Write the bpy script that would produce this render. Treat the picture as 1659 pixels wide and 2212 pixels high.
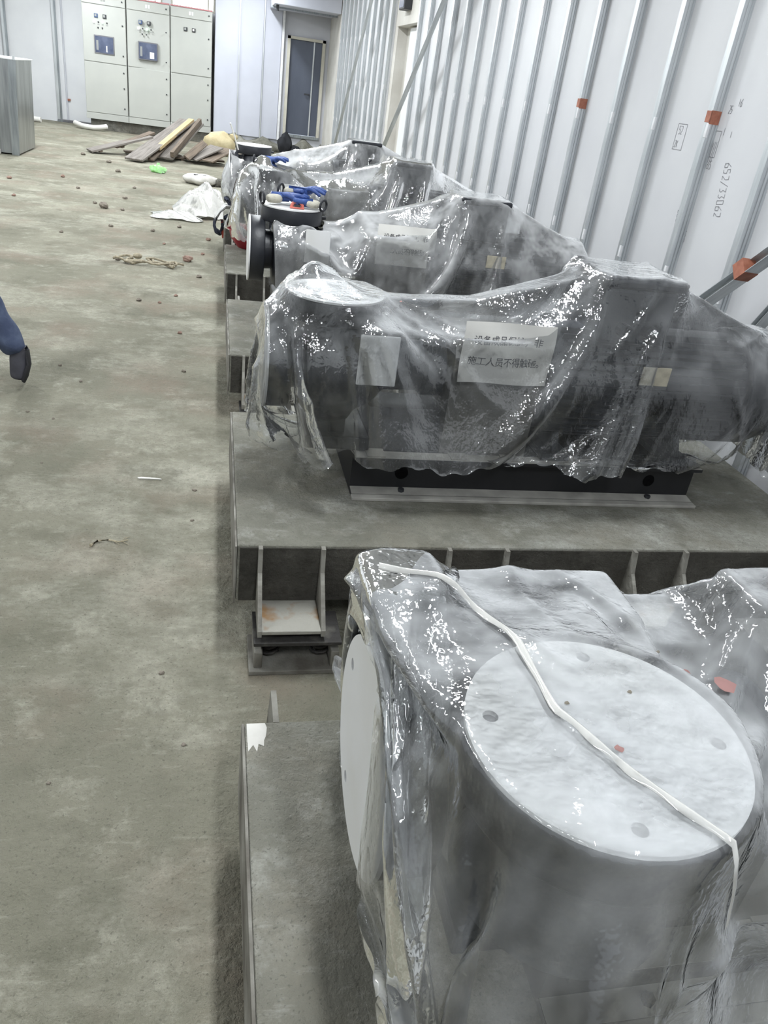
import bpy, bmesh, math, random
import numpy as np
from mathutils import Matrix, Vector

for o in list(bpy.data.objects): bpy.data.objects.remove(o)
SC = bpy.context.scene
COL = SC.collection
PI = math.pi
random.seed(7)

# ---------------------------------------------------------------- camera
CAM_H = 1.5
F_PX, IMG_H = 1663.4, 2212.0
R = ((0.97491245, 0.0199179, 0.22169574), (-0.18318966, -0.49397132, 0.8499611), (0.12644078, -0.86925003, -0.47793004))
cam_data = bpy.data.cameras.new('camera')
cam_data.sensor_fit = 'VERTICAL'; cam_data.sensor_height = 34.6; cam_data.sensor_width = 26.0
cam_data.lens = F_PX / IMG_H * 34.6
cam_data.clip_start = .02; cam_data.clip_end = 200
cam = bpy.data.objects.new('camera', cam_data); COL.objects.link(cam)
M3 = Matrix([[R[i][0], -R[i][1], -R[i][2]] for i in range(3)])
cam.matrix_world = Matrix.Translation((0, 0, CAM_H)) @ M3.to_4x4()
SC.camera = cam

# ---------------------------------------------------------------- world, exposure
world = bpy.data.worlds.new('world'); SC.world = world; world.use_nodes = True
bg = world.node_tree.nodes['Background']; bg.inputs[0].default_value = (.82, .9, 1, 1); bg.inputs[1].default_value = 1.0
SC.view_settings.view_transform = 'Standard'
SC.view_settings.look = 'None'
SC.view_settings.exposure = 0.0
SC.view_settings.gamma = 1.0
SC.view_settings.use_curve_mapping = False
SC.cycles.transparent_max_bounces = 14
SC.cycles.max_bounces = 5
SC.cycles.diffuse_bounces = 3
SC.cycles.glossy_bounces = 2
SC.cycles.use_adaptive_sampling = True
SC.cycles.adaptive_threshold = .09
SC.cycles.caustics_reflective = False
SC.cycles.caustics_refractive = False
SC.cycles.sample_clamp_indirect = 6.0

# ---------------------------------------------------------------- ceiling tube lights (each lamp's area light sits in its housing)
LAMP_Z = 3.28
LAMPS = [(-2.6, -1.0, 24), (.5, -1.0, 68), (-2.6, 2.6, 56), (.5, 2.6, 70), (-2.6, 6.2, 90), (.5, 6.2, 78), (-2.6, 9.8, 112), (.5, 9.8, 88), (-2.6, 13.4, 122), (.5, 13.4, 94), (-2.6, 17.0, 120), (.5, 17.0, 92)]  # first pair, out of view behind the camera, added to brighten the near pump
def lamp_light(x, y, power):
    l = bpy.data.lights.new('tube_light', 'AREA'); l.shape = 'RECTANGLE'; l.size = .16; l.size_y = 1.25; l.energy = power; l.color = (.93, .97, 1)
    o = bpy.data.objects.new('tube_light', l); COL.objects.link(o); o.location = (x, y, LAMP_Z - .075)
    return o

# ---------------------------------------------------------------- materials
MATS = {}
def nodes_of(name):
    m = bpy.data.materials.new(name); m.use_nodes = True
    nt = m.node_tree; b = nt.nodes['Principled BSDF']
    MATS[name] = m
    return m, nt, b
def N(nt, t, **kw):
    n = nt.nodes.new(t)
    for k, v in kw.items():
        if k.startswith('_'): setattr(n, k[1:], v)
        else: n.inputs[k.replace('__', ' ')].default_value = v
    return n
def rgb(c): return (c[0], c[1], c[2], 1)
def srgb(r, g, b):
    f = lambda v: (v / 255 / 12.92) if v / 255 <= .04045 else ((v / 255 + .055) / 1.055)**2.4
    return (f(r), f(g), f(b))
def simple(name, c1, c2=None, scale=8, rough=.6, metal=0, bump=0, bscale=60, detail=4, stretch=None, lo=.35, hi=.65, spec=.5):
    m, nt, b = nodes_of(name)
    L = nt.links.new
    tc = N(nt, 'ShaderNodeTexCoord')
    mp = N(nt, 'ShaderNodeMapping'); L(tc.outputs['Object'], mp.inputs[0])
    if stretch: mp.inputs['Scale'].default_value = stretch
    b.inputs['Roughness'].default_value = rough; b.inputs['Metallic'].default_value = metal
    b.inputs['Specular IOR Level'].default_value = spec
    if c2 is None: c2 = tuple(v * .86 for v in c1)
    n = N(nt, 'ShaderNodeTexNoise', Scale=scale, Detail=detail); L(mp.outputs[0], n.inputs['Vector'])
    r = N(nt, 'ShaderNodeMapRange'); r.inputs[1].default_value = lo; r.inputs[2].default_value = hi; L(n.outputs[0], r.inputs[0])
    x = N(nt, 'ShaderNodeMix', _data_type='RGBA'); x.inputs[6].default_value = rgb(c1); x.inputs[7].default_value = rgb(c2)
    L(r.outputs[0], x.inputs[0]); L(x.outputs[2], b.inputs['Base Color'])
    if bump:
        n2 = N(nt, 'ShaderNodeTexNoise', Scale=bscale, Detail=5); L(mp.outputs[0], n2.inputs['Vector'])
        bp = N(nt, 'ShaderNodeBump', Strength=bump, Distance=.01); L(n2.outputs[0], bp.inputs['Height']); L(bp.outputs[0], b.inputs['Normal'])
    return m

def mat_concrete(name, base, light, dark, red, s=1.0, lightamt=.5, bump=.5):
    """weathered cement: cloudy grey, pale dusty patches with ragged rims, dark damp stains, grit"""
    m, nt, b = nodes_of(name); L = nt.links.new
    tc = N(nt, 'ShaderNodeTexCoord'); O = tc.outputs['Object']
    def noise(scale, detail, dist=0, rough=.55, stretch=None):
        n = N(nt, 'ShaderNodeTexNoise', Scale=scale * s, Detail=detail, Roughness=rough)
        if stretch:
            mp = N(nt, 'ShaderNodeMapping'); mp.inputs['Scale'].default_value = stretch; mp.inputs['Rotation'].default_value = (0, 0, .4); L(O, mp.inputs[0]); L(mp.outputs[0], n.inputs['Vector'])
        else: L(O, n.inputs['Vector'])
        return n.outputs[0]
    def ramp(src, lo, hi, a=0, z=1):
        r = N(nt, 'ShaderNodeMapRange'); r.inputs[1].default_value = lo; r.inputs[2].default_value = hi; r.inputs[3].default_value = a; r.inputs[4].default_value = z; L(src, r.inputs[0]); return r.outputs[0]
    def mix(f, a, c, blend='MIX'):
        x = N(nt, 'ShaderNodeMix', _data_type='RGBA', _blend_type=blend); L(f, x.inputs[0])
        if isinstance(a, tuple): x.inputs[6].default_value = rgb(a)
        else: L(a, x.inputs[6])
        if isinstance(c, tuple): x.inputs[7].default_value = rgb(c)
        else: L(c, x.inputs[7])
        return x.outputs[2]
    c = mix(ramp(noise(1.1, 6, .1, .64), .36, .64), dark, base)
    c = mix(ramp(noise(.9, 8, .12, .72, (1, 1.5, 1)), .50, .66, 0, lightamt), c, light)
    c = mix(ramp(noise(4.2, 7, .2, .76), .53, .68, 0, lightamt * .8), c, light)
    c = mix(ramp(noise(2.3, 6, .15, .7), .54, .66, 0, .7), c, tuple(v * .8 for v in dark))
    c = mix(ramp(noise(1.7, 4, .1), .50, .70, 0, .6), c, red)
    c = mix(ramp(noise(13, 5, .3, .72), .48, .70, 0, .55), c, tuple(v * .78 for v in base))
    c = mix(ramp(noise(38, 4, .2, .7), .35, .7, 0, .5), c, tuple(v * .66 for v in base))
    c = mix(ramp(noise(110, 1), .64, .72, 0, .6), c, tuple(v * .42 for v in base))
    c = mix(ramp(noise(16, 5, .3, .75, (.35, 1.6, 1)), .58, .72, 0, lightamt * .45), c, light)
    L(c, b.inputs['Base Color'])
    b.inputs['Roughness'].default_value = .85; b.inputs['Specular IOR Level'].default_value = .25
    h1 = noise(48, 5, .3, .75); h2 = noise(9, 4, .3, .65)
    ad = N(nt, 'ShaderNodeMath', _operation='MULTIPLY_ADD'); L(h2, ad.inputs[0]); ad.inputs[1].default_value = 1.6; L(h1, ad.inputs[2])
    bp = N(nt, 'ShaderNodeBump', Strength=bump, Distance=.022); L(ad.outputs[0], bp.inputs['Height']); L(bp.outputs[0], b.inputs['Normal'])
    return m

def mat_film(name, tint=(.93, .95, .97), tau=.12, bump=.35, bscale=26, top_light=3.0, gloss=2.3):
    """thin polythene: mostly see-through, milky where it is seen edge-on, shiny creases"""
    m, nt, b = nodes_of(name); L = nt.links.new
    nt.nodes.remove(b)
    out = nt.nodes['Material Output']
    tc = N(nt, 'ShaderNodeTexCoord')
    mp = N(nt, 'ShaderNodeMapping'); mp.inputs['Scale'].default_value = (1, 1.3, .7); L(tc.outputs['Object'], mp.inputs[0])
    n1 = N(nt, 'ShaderNodeTexNoise', Scale=bscale, Detail=3, Roughness=.62); L(mp.outputs[0], n1.inputs['Vector'])
    hs = n1
    bp = N(nt, 'ShaderNodeBump', Strength=bump, Distance=.008); L(hs.outputs[0], bp.inputs['Height'])
    df = N(nt, 'ShaderNodeBsdfDiffuse', Color=rgb(tint))
    tl = N(nt, 'ShaderNodeBsdfTranslucent', Color=rgb(tint))
    dt = N(nt, 'ShaderNodeMixShader'); dt.inputs[0].default_value = .3; L(df.outputs[0], dt.inputs[1]); L(tl.outputs[0], dt.inputs[2])
    tr = N(nt, 'ShaderNodeBsdfTransparent', Color=(.97, .98, .98, 1))
    lw = N(nt, 'ShaderNodeLayerWeight', Blend=.5)
    cs = N(nt, 'ShaderNodeMath', _operation='SUBTRACT'); cs.inputs[0].default_value = 1.04; L(lw.outputs['Facing'], cs.inputs[1])
    n2 = N(nt, 'ShaderNodeTexNoise', Scale=6, Detail=3, Roughness=.68); L(mp.outputs[0], n2.inputs['Vector'])
    nr = N(nt, 'ShaderNodeMapRange'); nr.inputs[1].default_value = .38; nr.inputs[2].default_value = .68; nr.inputs[3].default_value = -tau * .4; nr.inputs[4].default_value = -tau * 2.6; L(n2.outputs[0], nr.inputs[0])
    # faces lying flat are made milkier, painting in overhead light and doubled film
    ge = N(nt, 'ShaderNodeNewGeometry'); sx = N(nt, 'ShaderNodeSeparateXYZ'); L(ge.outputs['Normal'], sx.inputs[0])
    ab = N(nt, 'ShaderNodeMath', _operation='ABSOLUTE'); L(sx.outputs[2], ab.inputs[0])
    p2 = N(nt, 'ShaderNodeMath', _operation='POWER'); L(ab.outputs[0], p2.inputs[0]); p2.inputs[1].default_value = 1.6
    du = N(nt, 'ShaderNodeMath', _operation='MULTIPLY_ADD'); L(p2.outputs[0], du.inputs[0]); du.inputs[1].default_value = top_light; du.inputs[2].default_value = .85
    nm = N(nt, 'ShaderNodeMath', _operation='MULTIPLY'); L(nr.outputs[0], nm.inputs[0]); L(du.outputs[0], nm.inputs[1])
    dv = N(nt, 'ShaderNodeMath', _operation='DIVIDE'); L(nm.outputs[0], dv.inputs[0]); L(cs.outputs[0], dv.inputs[1])
    ex = N(nt, 'ShaderNodeMath', _operation='EXPONENT'); L(dv.outputs[0], ex.inputs[0])
    ad = N(nt, 'ShaderNodeMath', _operation='SUBTRACT', _use_clamp=True); ad.inputs[0].default_value = 1.0; L(ex.outputs[0], ad.inputs[1])
    m1 = N(nt, 'ShaderNodeMixShader'); L(ad.outputs[0], m1.inputs[0]); L(tr.outputs[0], m1.inputs[1]); L(dt.outputs[0], m1.inputs[2])
    gl = N(nt, 'ShaderNodeBsdfGlossy', Color=(1, 1, 1, 1), Roughness=.07); L(bp.outputs[0], gl.inputs['Normal'])
    fz = N(nt, 'ShaderNodeFresnel', IOR=1.5); L(bp.outputs[0], fz.inputs['Normal'])
    fm = N(nt, 'ShaderNodeMath', _operation='MULTIPLY', _use_clamp=True); fm.inputs[1].default_value = gloss; L(fz.outputs[0], fm.inputs[0])
    m2 = N(nt, 'ShaderNodeMixShader'); L(fm.outputs[0], m2.inputs[0]); L(m1.outputs[0], m2.inputs[1]); L(gl.outputs[0], m2.inputs[2])
    L(m2.outputs[0], out.inputs[0])
    return m
def emit(name, c, s):
    m, nt, b = nodes_of(name); b.inputs['Base Color'].default_value = rgb(c); b.inputs['Emission Color'].default_value = rgb(c); b.inputs['Emission Strength'].default_value = s
    return m

mat_concrete('floor', srgb(164, 161, 144), srgb(212, 209, 193), srgb(122, 121, 105), srgb(158, 140, 125), 1.0, .75, .9)
mat_concrete('plinth', srgb(150, 149, 138), srgb(205, 205, 198), srgb(104, 103, 92), srgb(140, 134, 120), 1.7, .6, .6)
mat_concrete('mortar', srgb(120, 119, 110), srgb(180, 178, 170), srgb(70, 69, 64), srgb(110, 104, 94), 3, .5, .8)
mat_concrete('face_rough', srgb(120, 117, 109), srgb(150, 148, 140), srgb(62, 60, 56), srgb(100, 96, 88), 2.2, .4, .9)
simple('wall_white', srgb(226, 228, 230), srgb(219, 221, 224), 2, .55)
simple('board_white', srgb(209, 210, 212), srgb(203, 204, 207), 2, .55)
simple('wall_grey', srgb(205, 207, 214), srgb(196, 198, 206), 2, .6)
simple('wall_plaster', srgb(214, 212, 206), srgb(200, 197, 190), 3, .8, bump=.15)
simple('ceiling', srgb(215, 216, 218), None, 2, .8)
simple('panel_grey', srgb(196, 199, 210), srgb(190, 193, 204), 2, .45)
simple('sealant', srgb(120, 121, 122), srgb(150, 150, 150), 30, .8)
simple('galv', srgb(218, 222, 224), srgb(190, 195, 198), 5, .34, .7, stretch=(6, 6, .5))
simple('galv_dark', srgb(170, 176, 180), srgb(140, 146, 150), 5, .34, .8, stretch=(6, 6, .5))
simple('clip_white', srgb(232, 233, 235), None, 20, .5)
simple('tape_orange', srgb(172, 112, 90), srgb(150, 92, 72), 40, .6)
simple('steel_dusty', srgb(150, 148, 140), srgb(96, 92, 84), 9, .8, .1, bump=.5, bscale=50)
simple('steel_dark', srgb(58, 56, 54), srgb(110, 108, 100), 10, .75, .1, bump=.6, bscale=45, lo=.48, hi=.68)
simple('steel_rust', srgb(160, 158, 149), srgb(146, 114, 78), 7, .85, 0, bump=.5, bscale=50, lo=.56, hi=.66)
simple('pump_black', srgb(31, 33, 39), srgb(42, 44, 50), 6, .42, 0, bump=.08, bscale=90)
simple('motor_grey', srgb(42, 45, 52), srgb(34, 37, 43), 5, .45)
simple('rail_black', srgb(24, 25, 28), srgb(34, 34, 37), 6, .5)
simple('rail_dust', srgb(176, 174, 167), srgb(150, 148, 142), 12, .8)
simple('cover_white', srgb(238, 239, 241), srgb(228, 228, 226), 4, .45)
simple('paper', srgb(235, 234, 230), srgb(228, 226, 220), 5, .9)
simple('guard_grey', srgb(112, 111, 107), srgb(98, 97, 94), 5, .5)
simple('ink', srgb(92, 92, 96), None, 30, .8)
simple('pencil', srgb(150, 150, 154), None, 30, .8)
simple('plate_silver', srgb(196, 190, 172), srgb(170, 164, 148), 30, .5, .2)
mat_film('film', tau=.095, bump=.55, top_light=1.8, gloss=1.6)
mat_film('film_clear', tau=.062, bump=.8, top_light=2.6)
mat_film('film_hazy', (.93, .94, .95), tau=.21, bump=.5, top_light=2.4)
mat_film('film_milky', (.92, .91, .87), tau=.6, bump=.25, bscale=14)
simple('cabinet_grey', srgb(182, 184, 178), srgb(176, 178, 173), 2, .4)
simple('cabinet_edge', srgb(150, 152, 150), None, 4, .5)
simple('dark_glass', srgb(70, 78, 100), srgb(96, 104, 126), 6, .2)
simple('dark_part', srgb(52, 54, 58), None, 20, .5)
simple('meter_blue', srgb(62, 84, 122), None, 30, .4)
simple('red_rail', srgb(188, 130, 132), None, 9, .6)
emit('lamp_green', (.55, 1, .68), 1.6)
emit('lamp_white', (1, 1, 1), 2.0)
emit('window_glow', (.95, .98, 1), 5.0)
emit('tube_glow', (.96, .98, 1), 9.0)
for _n in ('tube_glow', 'lamp_green', 'lamp_white'): MATS[_n].cycles.emission_sampling = 'NONE'   # seen, the area light in the housing does the lighting
simple('door_metal', srgb(98, 104, 118), srgb(84, 90, 104), 2, .35, .3, stretch=(1, 1, .4))
simple('frame_cream', srgb(206, 203, 190), None, 6, .6)
simple('stainless', srgb(176, 180, 182), srgb(138, 142, 145), 3, .3, .75, stretch=(5, 5, .4))
simple('wood_grey', srgb(142, 136, 130), srgb(112, 106, 100), 6, .85, bump=.3, stretch=(.6, 8, 8))
simple('wood_brown', srgb(128, 114, 100), srgb(98, 88, 78), 6, .85, bump=.3, stretch=(.6, 8, 8))
simple('wood_tan', srgb(206, 186, 146), srgb(188, 166, 126), 6, .8, bump=.2, stretch=(.6, 8, 8))
simple('sack_tan', srgb(204, 192, 156), srgb(182, 168, 132), 7, .9, bump=.4, bscale=30)
simple('bag_white', srgb(214, 212, 206), srgb(180, 177, 170), 6, .8, bump=.4, bscale=20)
simple('bag_green', srgb(150, 226, 130), srgb(190, 240, 180), 20, .5)
simple('pvc_white', srgb(228, 226, 220), None, 6, .45)
simple('pipe_grey', srgb(122, 122, 126), srgb(96, 96, 100), 6, .5)
simple('glove_knit', srgb(206, 203, 190), srgb(176, 172, 158), 12, .95, bump=.5, bscale=160)
simple('glove_blue', srgb(62, 92, 158), srgb(48, 72, 132), 14, .55, bump=.3, bscale=80)
simple('band_black', srgb(34, 36, 42), None, 20, .8)
simple('clip_red', srgb(214, 124, 110), srgb(190, 100, 88), 20, .5)
simple('basin_red', srgb(164, 40, 52), srgb(140, 32, 44), 8, .4)
simple('navy_cloth', srgb(40, 44, 58), srgb(54, 58, 72), 14, .9, bump=.3)
simple('white_cloth', srgb(210, 210, 208), srgb(188, 188, 186), 10, .9, bump=.3)
simple('red_cloth', srgb(168, 70, 54), None, 14, .9)
simple('rope', srgb(178, 168, 146), srgb(142, 134, 116), 60, .95, bump=.5, bscale=200)
simple('stone', srgb(150, 142, 130), srgb(112, 104, 96), 30, .95, bump=.5, bscale=80)
simple('brick_chip', srgb(158, 132, 120), srgb(140, 116, 104), 30, .95, bump=.5, bscale=80)
simple('root', srgb(176, 166, 142), None, 40, .9)
simple('jeans', srgb(84, 95, 120), srgb(66, 76, 102), 18, .95, bump=.3, bscale=60)
simple('jacket', srgb(70, 74, 84), srgb(58, 62, 72), 10, .95, bump=.3, bscale=40)
simple('shoe', srgb(74, 74, 82), srgb(58, 58, 66), 18, .7)
simple('sole', srgb(44, 44, 48), None, 18, .8)
simple('skin', srgb(196, 152, 124), srgb(184, 138, 112), 12, .6)
simple('hair', srgb(30, 27, 25), None, 40, .7)
simple('spot_dirt', srgb(128, 122, 110), None, 40, .9)
simple('spot_red', srgb(158, 120, 116), None, 40, .9)

# ---------------------------------------------------------------- mesh helpers
def link(name, me, parent=None, m=None, loc=None):
    o = bpy.data.objects.new(name, me); COL.objects.link(o)
    if m and not me.materials: me.materials.append(MATS[m])
    if parent is not None: o.parent = parent
    if loc: o.location = loc
    return o
def tag(o, label=None, cat=None, group=None, kind=None):
    if label: o['label'] = label
    if cat: o['category'] = cat
    if group: o['group'] = group
    if kind: o['kind'] = kind
    return o
def thing(name, loc, label, cat, group=None, rz=0):
    o = bpy.data.objects.new(name, None); COL.objects.link(o); o.location = loc; o.rotation_euler = (0, 0, rz)
    o.empty_display_size = .1
    return tag(o, label, cat, group)
class MB:
    """collects shapes into one bmesh; coordinates are those of the owner thing"""
    def __init__(s): s.bm = bmesh.new()
    def box(s, x0, x1, y0, y1, z0, z1, bev=0, rot=None, at=None):
        r = bmesh.ops.create_cube(s.bm, size=1)['verts']
        c = Vector(((x0 + x1) / 2, (y0 + y1) / 2, (z0 + z1) / 2))
        for v in r: v.co = Vector((v.co.x * (x1 - x0), v.co.y * (y1 - y0), v.co.z * (z1 - z0))) + c
        if bev:
            e = list({e for v in r for e in v.link_edges}); g = bmesh.ops.bevel(s.bm, geom=e, offset=bev, segments=2, affect='EDGES', profile=.5)
            r = list({v for f in g['faces'] for v in f.verts} | {v for v in r if v.is_valid})
        if rot is not None:
            p = Vector(at) if at else c
            for v in r: v.co = rot @ (v.co - p) + p
        return s
    def cyl(s, p, q, r0, r1=None, n=24, cap=True, bev=0):
        p, q = Vector(p), Vector(q); d = q - p; r1 = r0 if r1 is None else r1
        M = Matrix.Translation((p + q) / 2) @ d.to_track_quat('Z', 'Y').to_matrix().to_4x4()
        g = bmesh.ops.create_cone(s.bm, cap_ends=cap, cap_tris=False, segments=n, radius1=r0, radius2=r1, depth=d.length, matrix=M)
        if bev:
            ed = [e for e in {e for v in g['verts'] for e in v.link_edges} if any(len(f.verts) == n for f in e.link_faces)]
            bmesh.ops.bevel(s.bm, geom=ed, offset=bev, segments=2, affect='EDGES', profile=.5)
        return s
    def sph(s, c, r, u=16, v=10, sc=(1, 1, 1), rot=None):
        M = Matrix.Translation(c) @ (rot.to_4x4() if rot is not None else Matrix()) @ Matrix.Diagonal((sc[0], sc[1], sc[2], 1))
        bmesh.ops.create_uvsphere(s.bm, u_segments=u, v_segments=v, radius=r, matrix=M); return s
    def lathe(s, prof, c, axis='Z', n=32):
        """prof: (radius, height) pairs round an axis through c"""
        rings = []
        for r, h in prof:
            ring = []
            for i in range(n):
                a = 2 * PI * i / n; u, w = r * math.cos(a), r * math.sin(a)
                co = (u, w, h) if axis == 'Z' else (h, u, w)
                ring.append(s.bm.verts.new((c[0] + co[0], c[1] + co[1], c[2] + co[2])))
            rings.append(ring)
        for a, b in zip(rings, rings[1:]):
            for i in range(n): s.bm.faces.new((a[i], a[(i + 1) % n], b[(i + 1) % n], b[i]))
        for ring in (rings[0], rings[-1]):
            try: s.bm.faces.new(ring)
            except ValueError: pass
        return s
    def prism(s, poly, ax, a, b):
        """poly extruded along axis ax ('X','Y','Z') from a to b; poly in the two other axes, in order"""
        def co(u, v, t): return {'X': (t, u, v), 'Y': (u, t, v), 'Z': (u, v, t)}[ax]
        A = [s.bm.verts.new(co(u, v, a)) for u, v in poly]; B = [s.bm.verts.new(co(u, v, b)) for u, v in poly]
        n = len(poly)
        for i in range(n): s.bm.faces.new((A[i], A[(i + 1) % n], B[(i + 1) % n], B[i]))
        s.bm.faces.new(A); s.bm.faces.new(B[::-1]); return s
    def tube(s, pts, r, n=8):
        pts = [Vector(p) for p in pts]; rings = []
        for i, p in enumerate(pts):
            d = (pts[min(i + 1, len(pts) - 1)] - pts[max(i - 1, 0)]).normalized()
            q = d.to_track_quat('Z', 'Y'); rr = r[i] if isinstance(r, (list, tuple)) else r
            rings.append([s.bm.verts.new(p + q @ Vector((rr * math.cos(2 * PI * k / n), rr * math.sin(2 * PI * k / n), 0))) for k in range(n)])
        for a, b in zip(rings, rings[1:]):
            # match the ring start to avoid twists
            k0 = min(range(n), key=lambda k: (b[k].co - a[0].co).length)
            for i in range(n): s.bm.faces.new((a[i], a[(i + 1) % n], b[(i + 1 + k0) % n], b[(i + k0) % n]))
        s.bm.faces.new(rings[0][::-1]); s.bm.faces.new(rings[-1]); return s
    def disc_holes(s, c, r, holes, z0, z1, axis='Z', n=64):
        """a plate of radius r with round holes [(u, v, rh)], standing from z0 to z1 along axis"""
        bm = bmesh.new(); ed = []
        for (u, v, rr, k) in [(0, 0, r, n)] + [(h[0], h[1], h[2], 16) for h in holes]:
            vs = [bm.verts.new((u + rr * math.cos(2 * PI * i / k), v + rr * math.sin(2 * PI * i / k), z0)) for i in range(k)]
            ed += [bm.edges.new((vs[i], vs[(i + 1) % k])) for i in range(k)]
        bmesh.ops.triangle_fill(bm, use_beauty=True, use_dissolve=False, edges=ed)
        g = bmesh.ops.extrude_face_region(bm, geom=list(bm.faces))
        for e in g['geom']:
            if isinstance(e, bmesh.types.BMVert): e.co.z = z1
        for v in bm.verts:
            x, y, z = v.co
            v.co = (c[0] + x, c[1] + y, c[2] + z) if axis == 'Z' else (c[0] + z, c[1] + x, c[2] + y)
        me = bpy.data.meshes.new('t'); bm.to_mesh(me); bm.free(); s.bm.from_mesh(me); bpy.data.meshes.remove(me); return s
    def mesh(s, name, m, smooth=False):
        bmesh.ops.recalc_face_normals(s.bm, faces=s.bm.faces)
        me = bpy.data.meshes.new(name); s.bm.to_mesh(me); s.bm.free(); me.materials.append(MATS[m])
        if smooth:
            me.shade_smooth()
            try: me.set_sharp_from_angle(angle=math.radians(38))
            except Exception: pass
        return me
    def build(s, name, m, parent=None, smooth=False, loc=None):
        return link(name, s.mesh(name, m, smooth), parent, None, loc)
def raw(name, verts, faces, m, parent=None, smooth=True, loc=None):
    me = bpy.data.meshes.new(name); me.from_pydata([tuple(v) for v in verts], [], faces); me.materials.append(MATS[m])
    if smooth: me.shade_smooth()
    return link(name, me, parent, None, loc)
CACHE = {}
def shared(name, key, fn, m, parent, smooth=False, loc=None):
    """a part whose mesh data is made once and shared by alike pieces"""
    if key not in CACHE:
        b = MB(); fn(b); CACHE[key] = b.mesh(name, m, smooth)
    return link(name, CACHE[key], parent, None, loc)
def copy_tree(o, parent=None):
    c = o.copy(); COL.objects.link(c); c.parent = parent
    for ch in list(o.children): copy_tree(ch, c)
    return c
def skinned(name, verts, edges, radii, m, parent=None, sub=2, root=0):
    """a smooth body grown round a stick skeleton"""
    me = bpy.data.meshes.new('sk'); me.from_pydata([tuple(v) for v in verts], edges, [])
    o = bpy.data.objects.new('sk', me); COL.objects.link(o)
    mod = o.modifiers.new('skin', 'SKIN'); mod.use_smooth_shade = True
    for i, v in enumerate(me.skin_vertices[0].data):
        r = radii[i]; v.radius = (r, r) if not isinstance(r, tuple) else r
        v.use_root = (i == root)
    o.modifiers.new('sub', 'SUBSURF').levels = sub
    dg = bpy.context.evaluated_depsgraph_get()
    me2 = bpy.data.meshes.new_from_object(o.evaluated_get(dg)); me2.name = name
    bpy.data.objects.remove(o); bpy.data.meshes.remove(me)
    me2.materials.clear(); me2.materials.append(MATS[m]); me2.shade_smooth()
    return link(name, me2, parent)
def text_mesh(body, size, spacing=1.0):
    c = bpy.data.curves.new('txt', 'FONT'); c.body = body; c.size = size; c.align_x = 'LEFT'; c.resolution_u = 2; c.space_character = spacing; c.extrude = .0003
    o = bpy.data.objects.new('txt', c); COL.objects.link(o)
    dg = bpy.context.evaluated_depsgraph_get()
    me = bpy.data.meshes.new_from_object(o.evaluated_get(dg))
    bpy.data.objects.remove(o); bpy.data.curves.remove(c)
    return me
# ================================================================ the room
XL, XR, YB, YF, ZC = -5.2, 2.25, -2.6, 19.6, 3.4
YD = 18.8      # wall with the door, right of the switch cabinets
def struct(name, mb, m, parent=None, smooth=False):
    o = mb.build(name, m, parent, smooth)
    if parent is None: tag(o, kind='structure')
    return o
struct('floor', MB().box(XL, XR + .4, YB, YF + .2, -.2, 0), 'floor')
struct('ceiling', MB().box(XL, XR + .4, YB, YF + .2, ZC, ZC + .15), 'ceiling')
struct('wall_left', MB().box(XL - .15, XL, YB, YF, 0, ZC), 'wall_white')
struct('wall_front', MB().box(XL, XR + .4, YB - .15, YB, 0, ZC), 'wall_white')
# back wall left of the cabinets, with two high windows
wb = struct('wall_back', MB().box(XL, -.08, YF, YF + .15, 0, 2.42).box(XL, -1.95, YF, YF + .15, 2.42, ZC).box(-1.15, -.98, YF, YF + .15, 2.42, ZC).box(-1.95, -1.15, YF, YF + .15, 3.1, ZC).box(-.98, -.08, YF, YF + .15, 3.1, ZC), 'wall_white')
for k, (x0, x1) in enumerate(((-1.95, -1.15), (-.98, -.08))):
    w = struct('window_%d' % (k + 1), MB().box(x0, x1, YF + .09, YF + .1, 2.42, 3.1), 'window_glow')
    MB().box(x0, x1, YF + .04, YF + .09, 2.42, 2.46).box(x0, x1, YF + .04, YF + .09, 3.06, 3.1).box(x0, x0 + .04, YF + .04, YF + .09, 2.46, 3.06).box(x1 - .04, x1, YF + .04, YF + .09, 2.46, 3.06).build('window_frame', 'frame_cream', w)
    MB().box(x1 - .16, x1 - .13, YF + .05, YF + .09, 2.46, 3.06).build('mullion', 'frame_cream', w)
struct('wall_jog', MB().box(-.08, .07, YD + .06, YF + .15, 0, ZC), 'wall_grey')
# wall with the door
DX0, DX1, DZ0, DZ1 = 1.40, 2.19, .34, 2.21
wd = struct('wall_back_right', MB().box(.07, DX0, YD, YD + .15, 0, ZC).box(DX1, XR + .4, YD, YD + .15, 0, ZC).box(DX0, DX1, YD, YD + .15, DZ1, ZC).box(DX0, DX1, YD, YD + .15, 0, DZ0), 'wall_grey')
for (x0, x1) in ((-.07, .41), (.425, .90), (.925, 1.27)):
    MB().box(x0, x1, YD - .05, YD - .002, .23, ZC - .002, .008).build('panel', 'panel_grey', wd)
for x in (.417, .912): MB().box(x - .012, x + .012, YD - .075, YD - .05, .23, ZC - .002).build('panel_joint_strip', 'galv', wd)
MB().box(1.275, 1.325, YD - .09, YD - .002, .23, ZC - .002, .004).build('corner_strip', 'clip_white', wd)
rng = random.Random(3)
def lump_strip(x0, x1, y0, y1, z0, zs, n, seed):
    r = random.Random(seed); v = []; f = []
    for i in range(n + 1):
        x = x0 + (x1 - x0) * i / n; h = zs * (.75 + .25 * math.sin(i * .6 + seed) + .12 * r.random()); d = .75 + .2 * math.sin(i * .8) + .1 * r.random()
        v += [(x, y1, z0), (x, y1 - (y1 - y0) * d, z0), (x, y1 - (y1 - y0) * d * .55, z0 + h * .8), (x, y1, z0 + h)]
    for i in range(n):
        a = 4 * i
        for k in range(3): f.append((a + k, a + k + 1, a + k + 5, a + k + 4))
    return v, f
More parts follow.
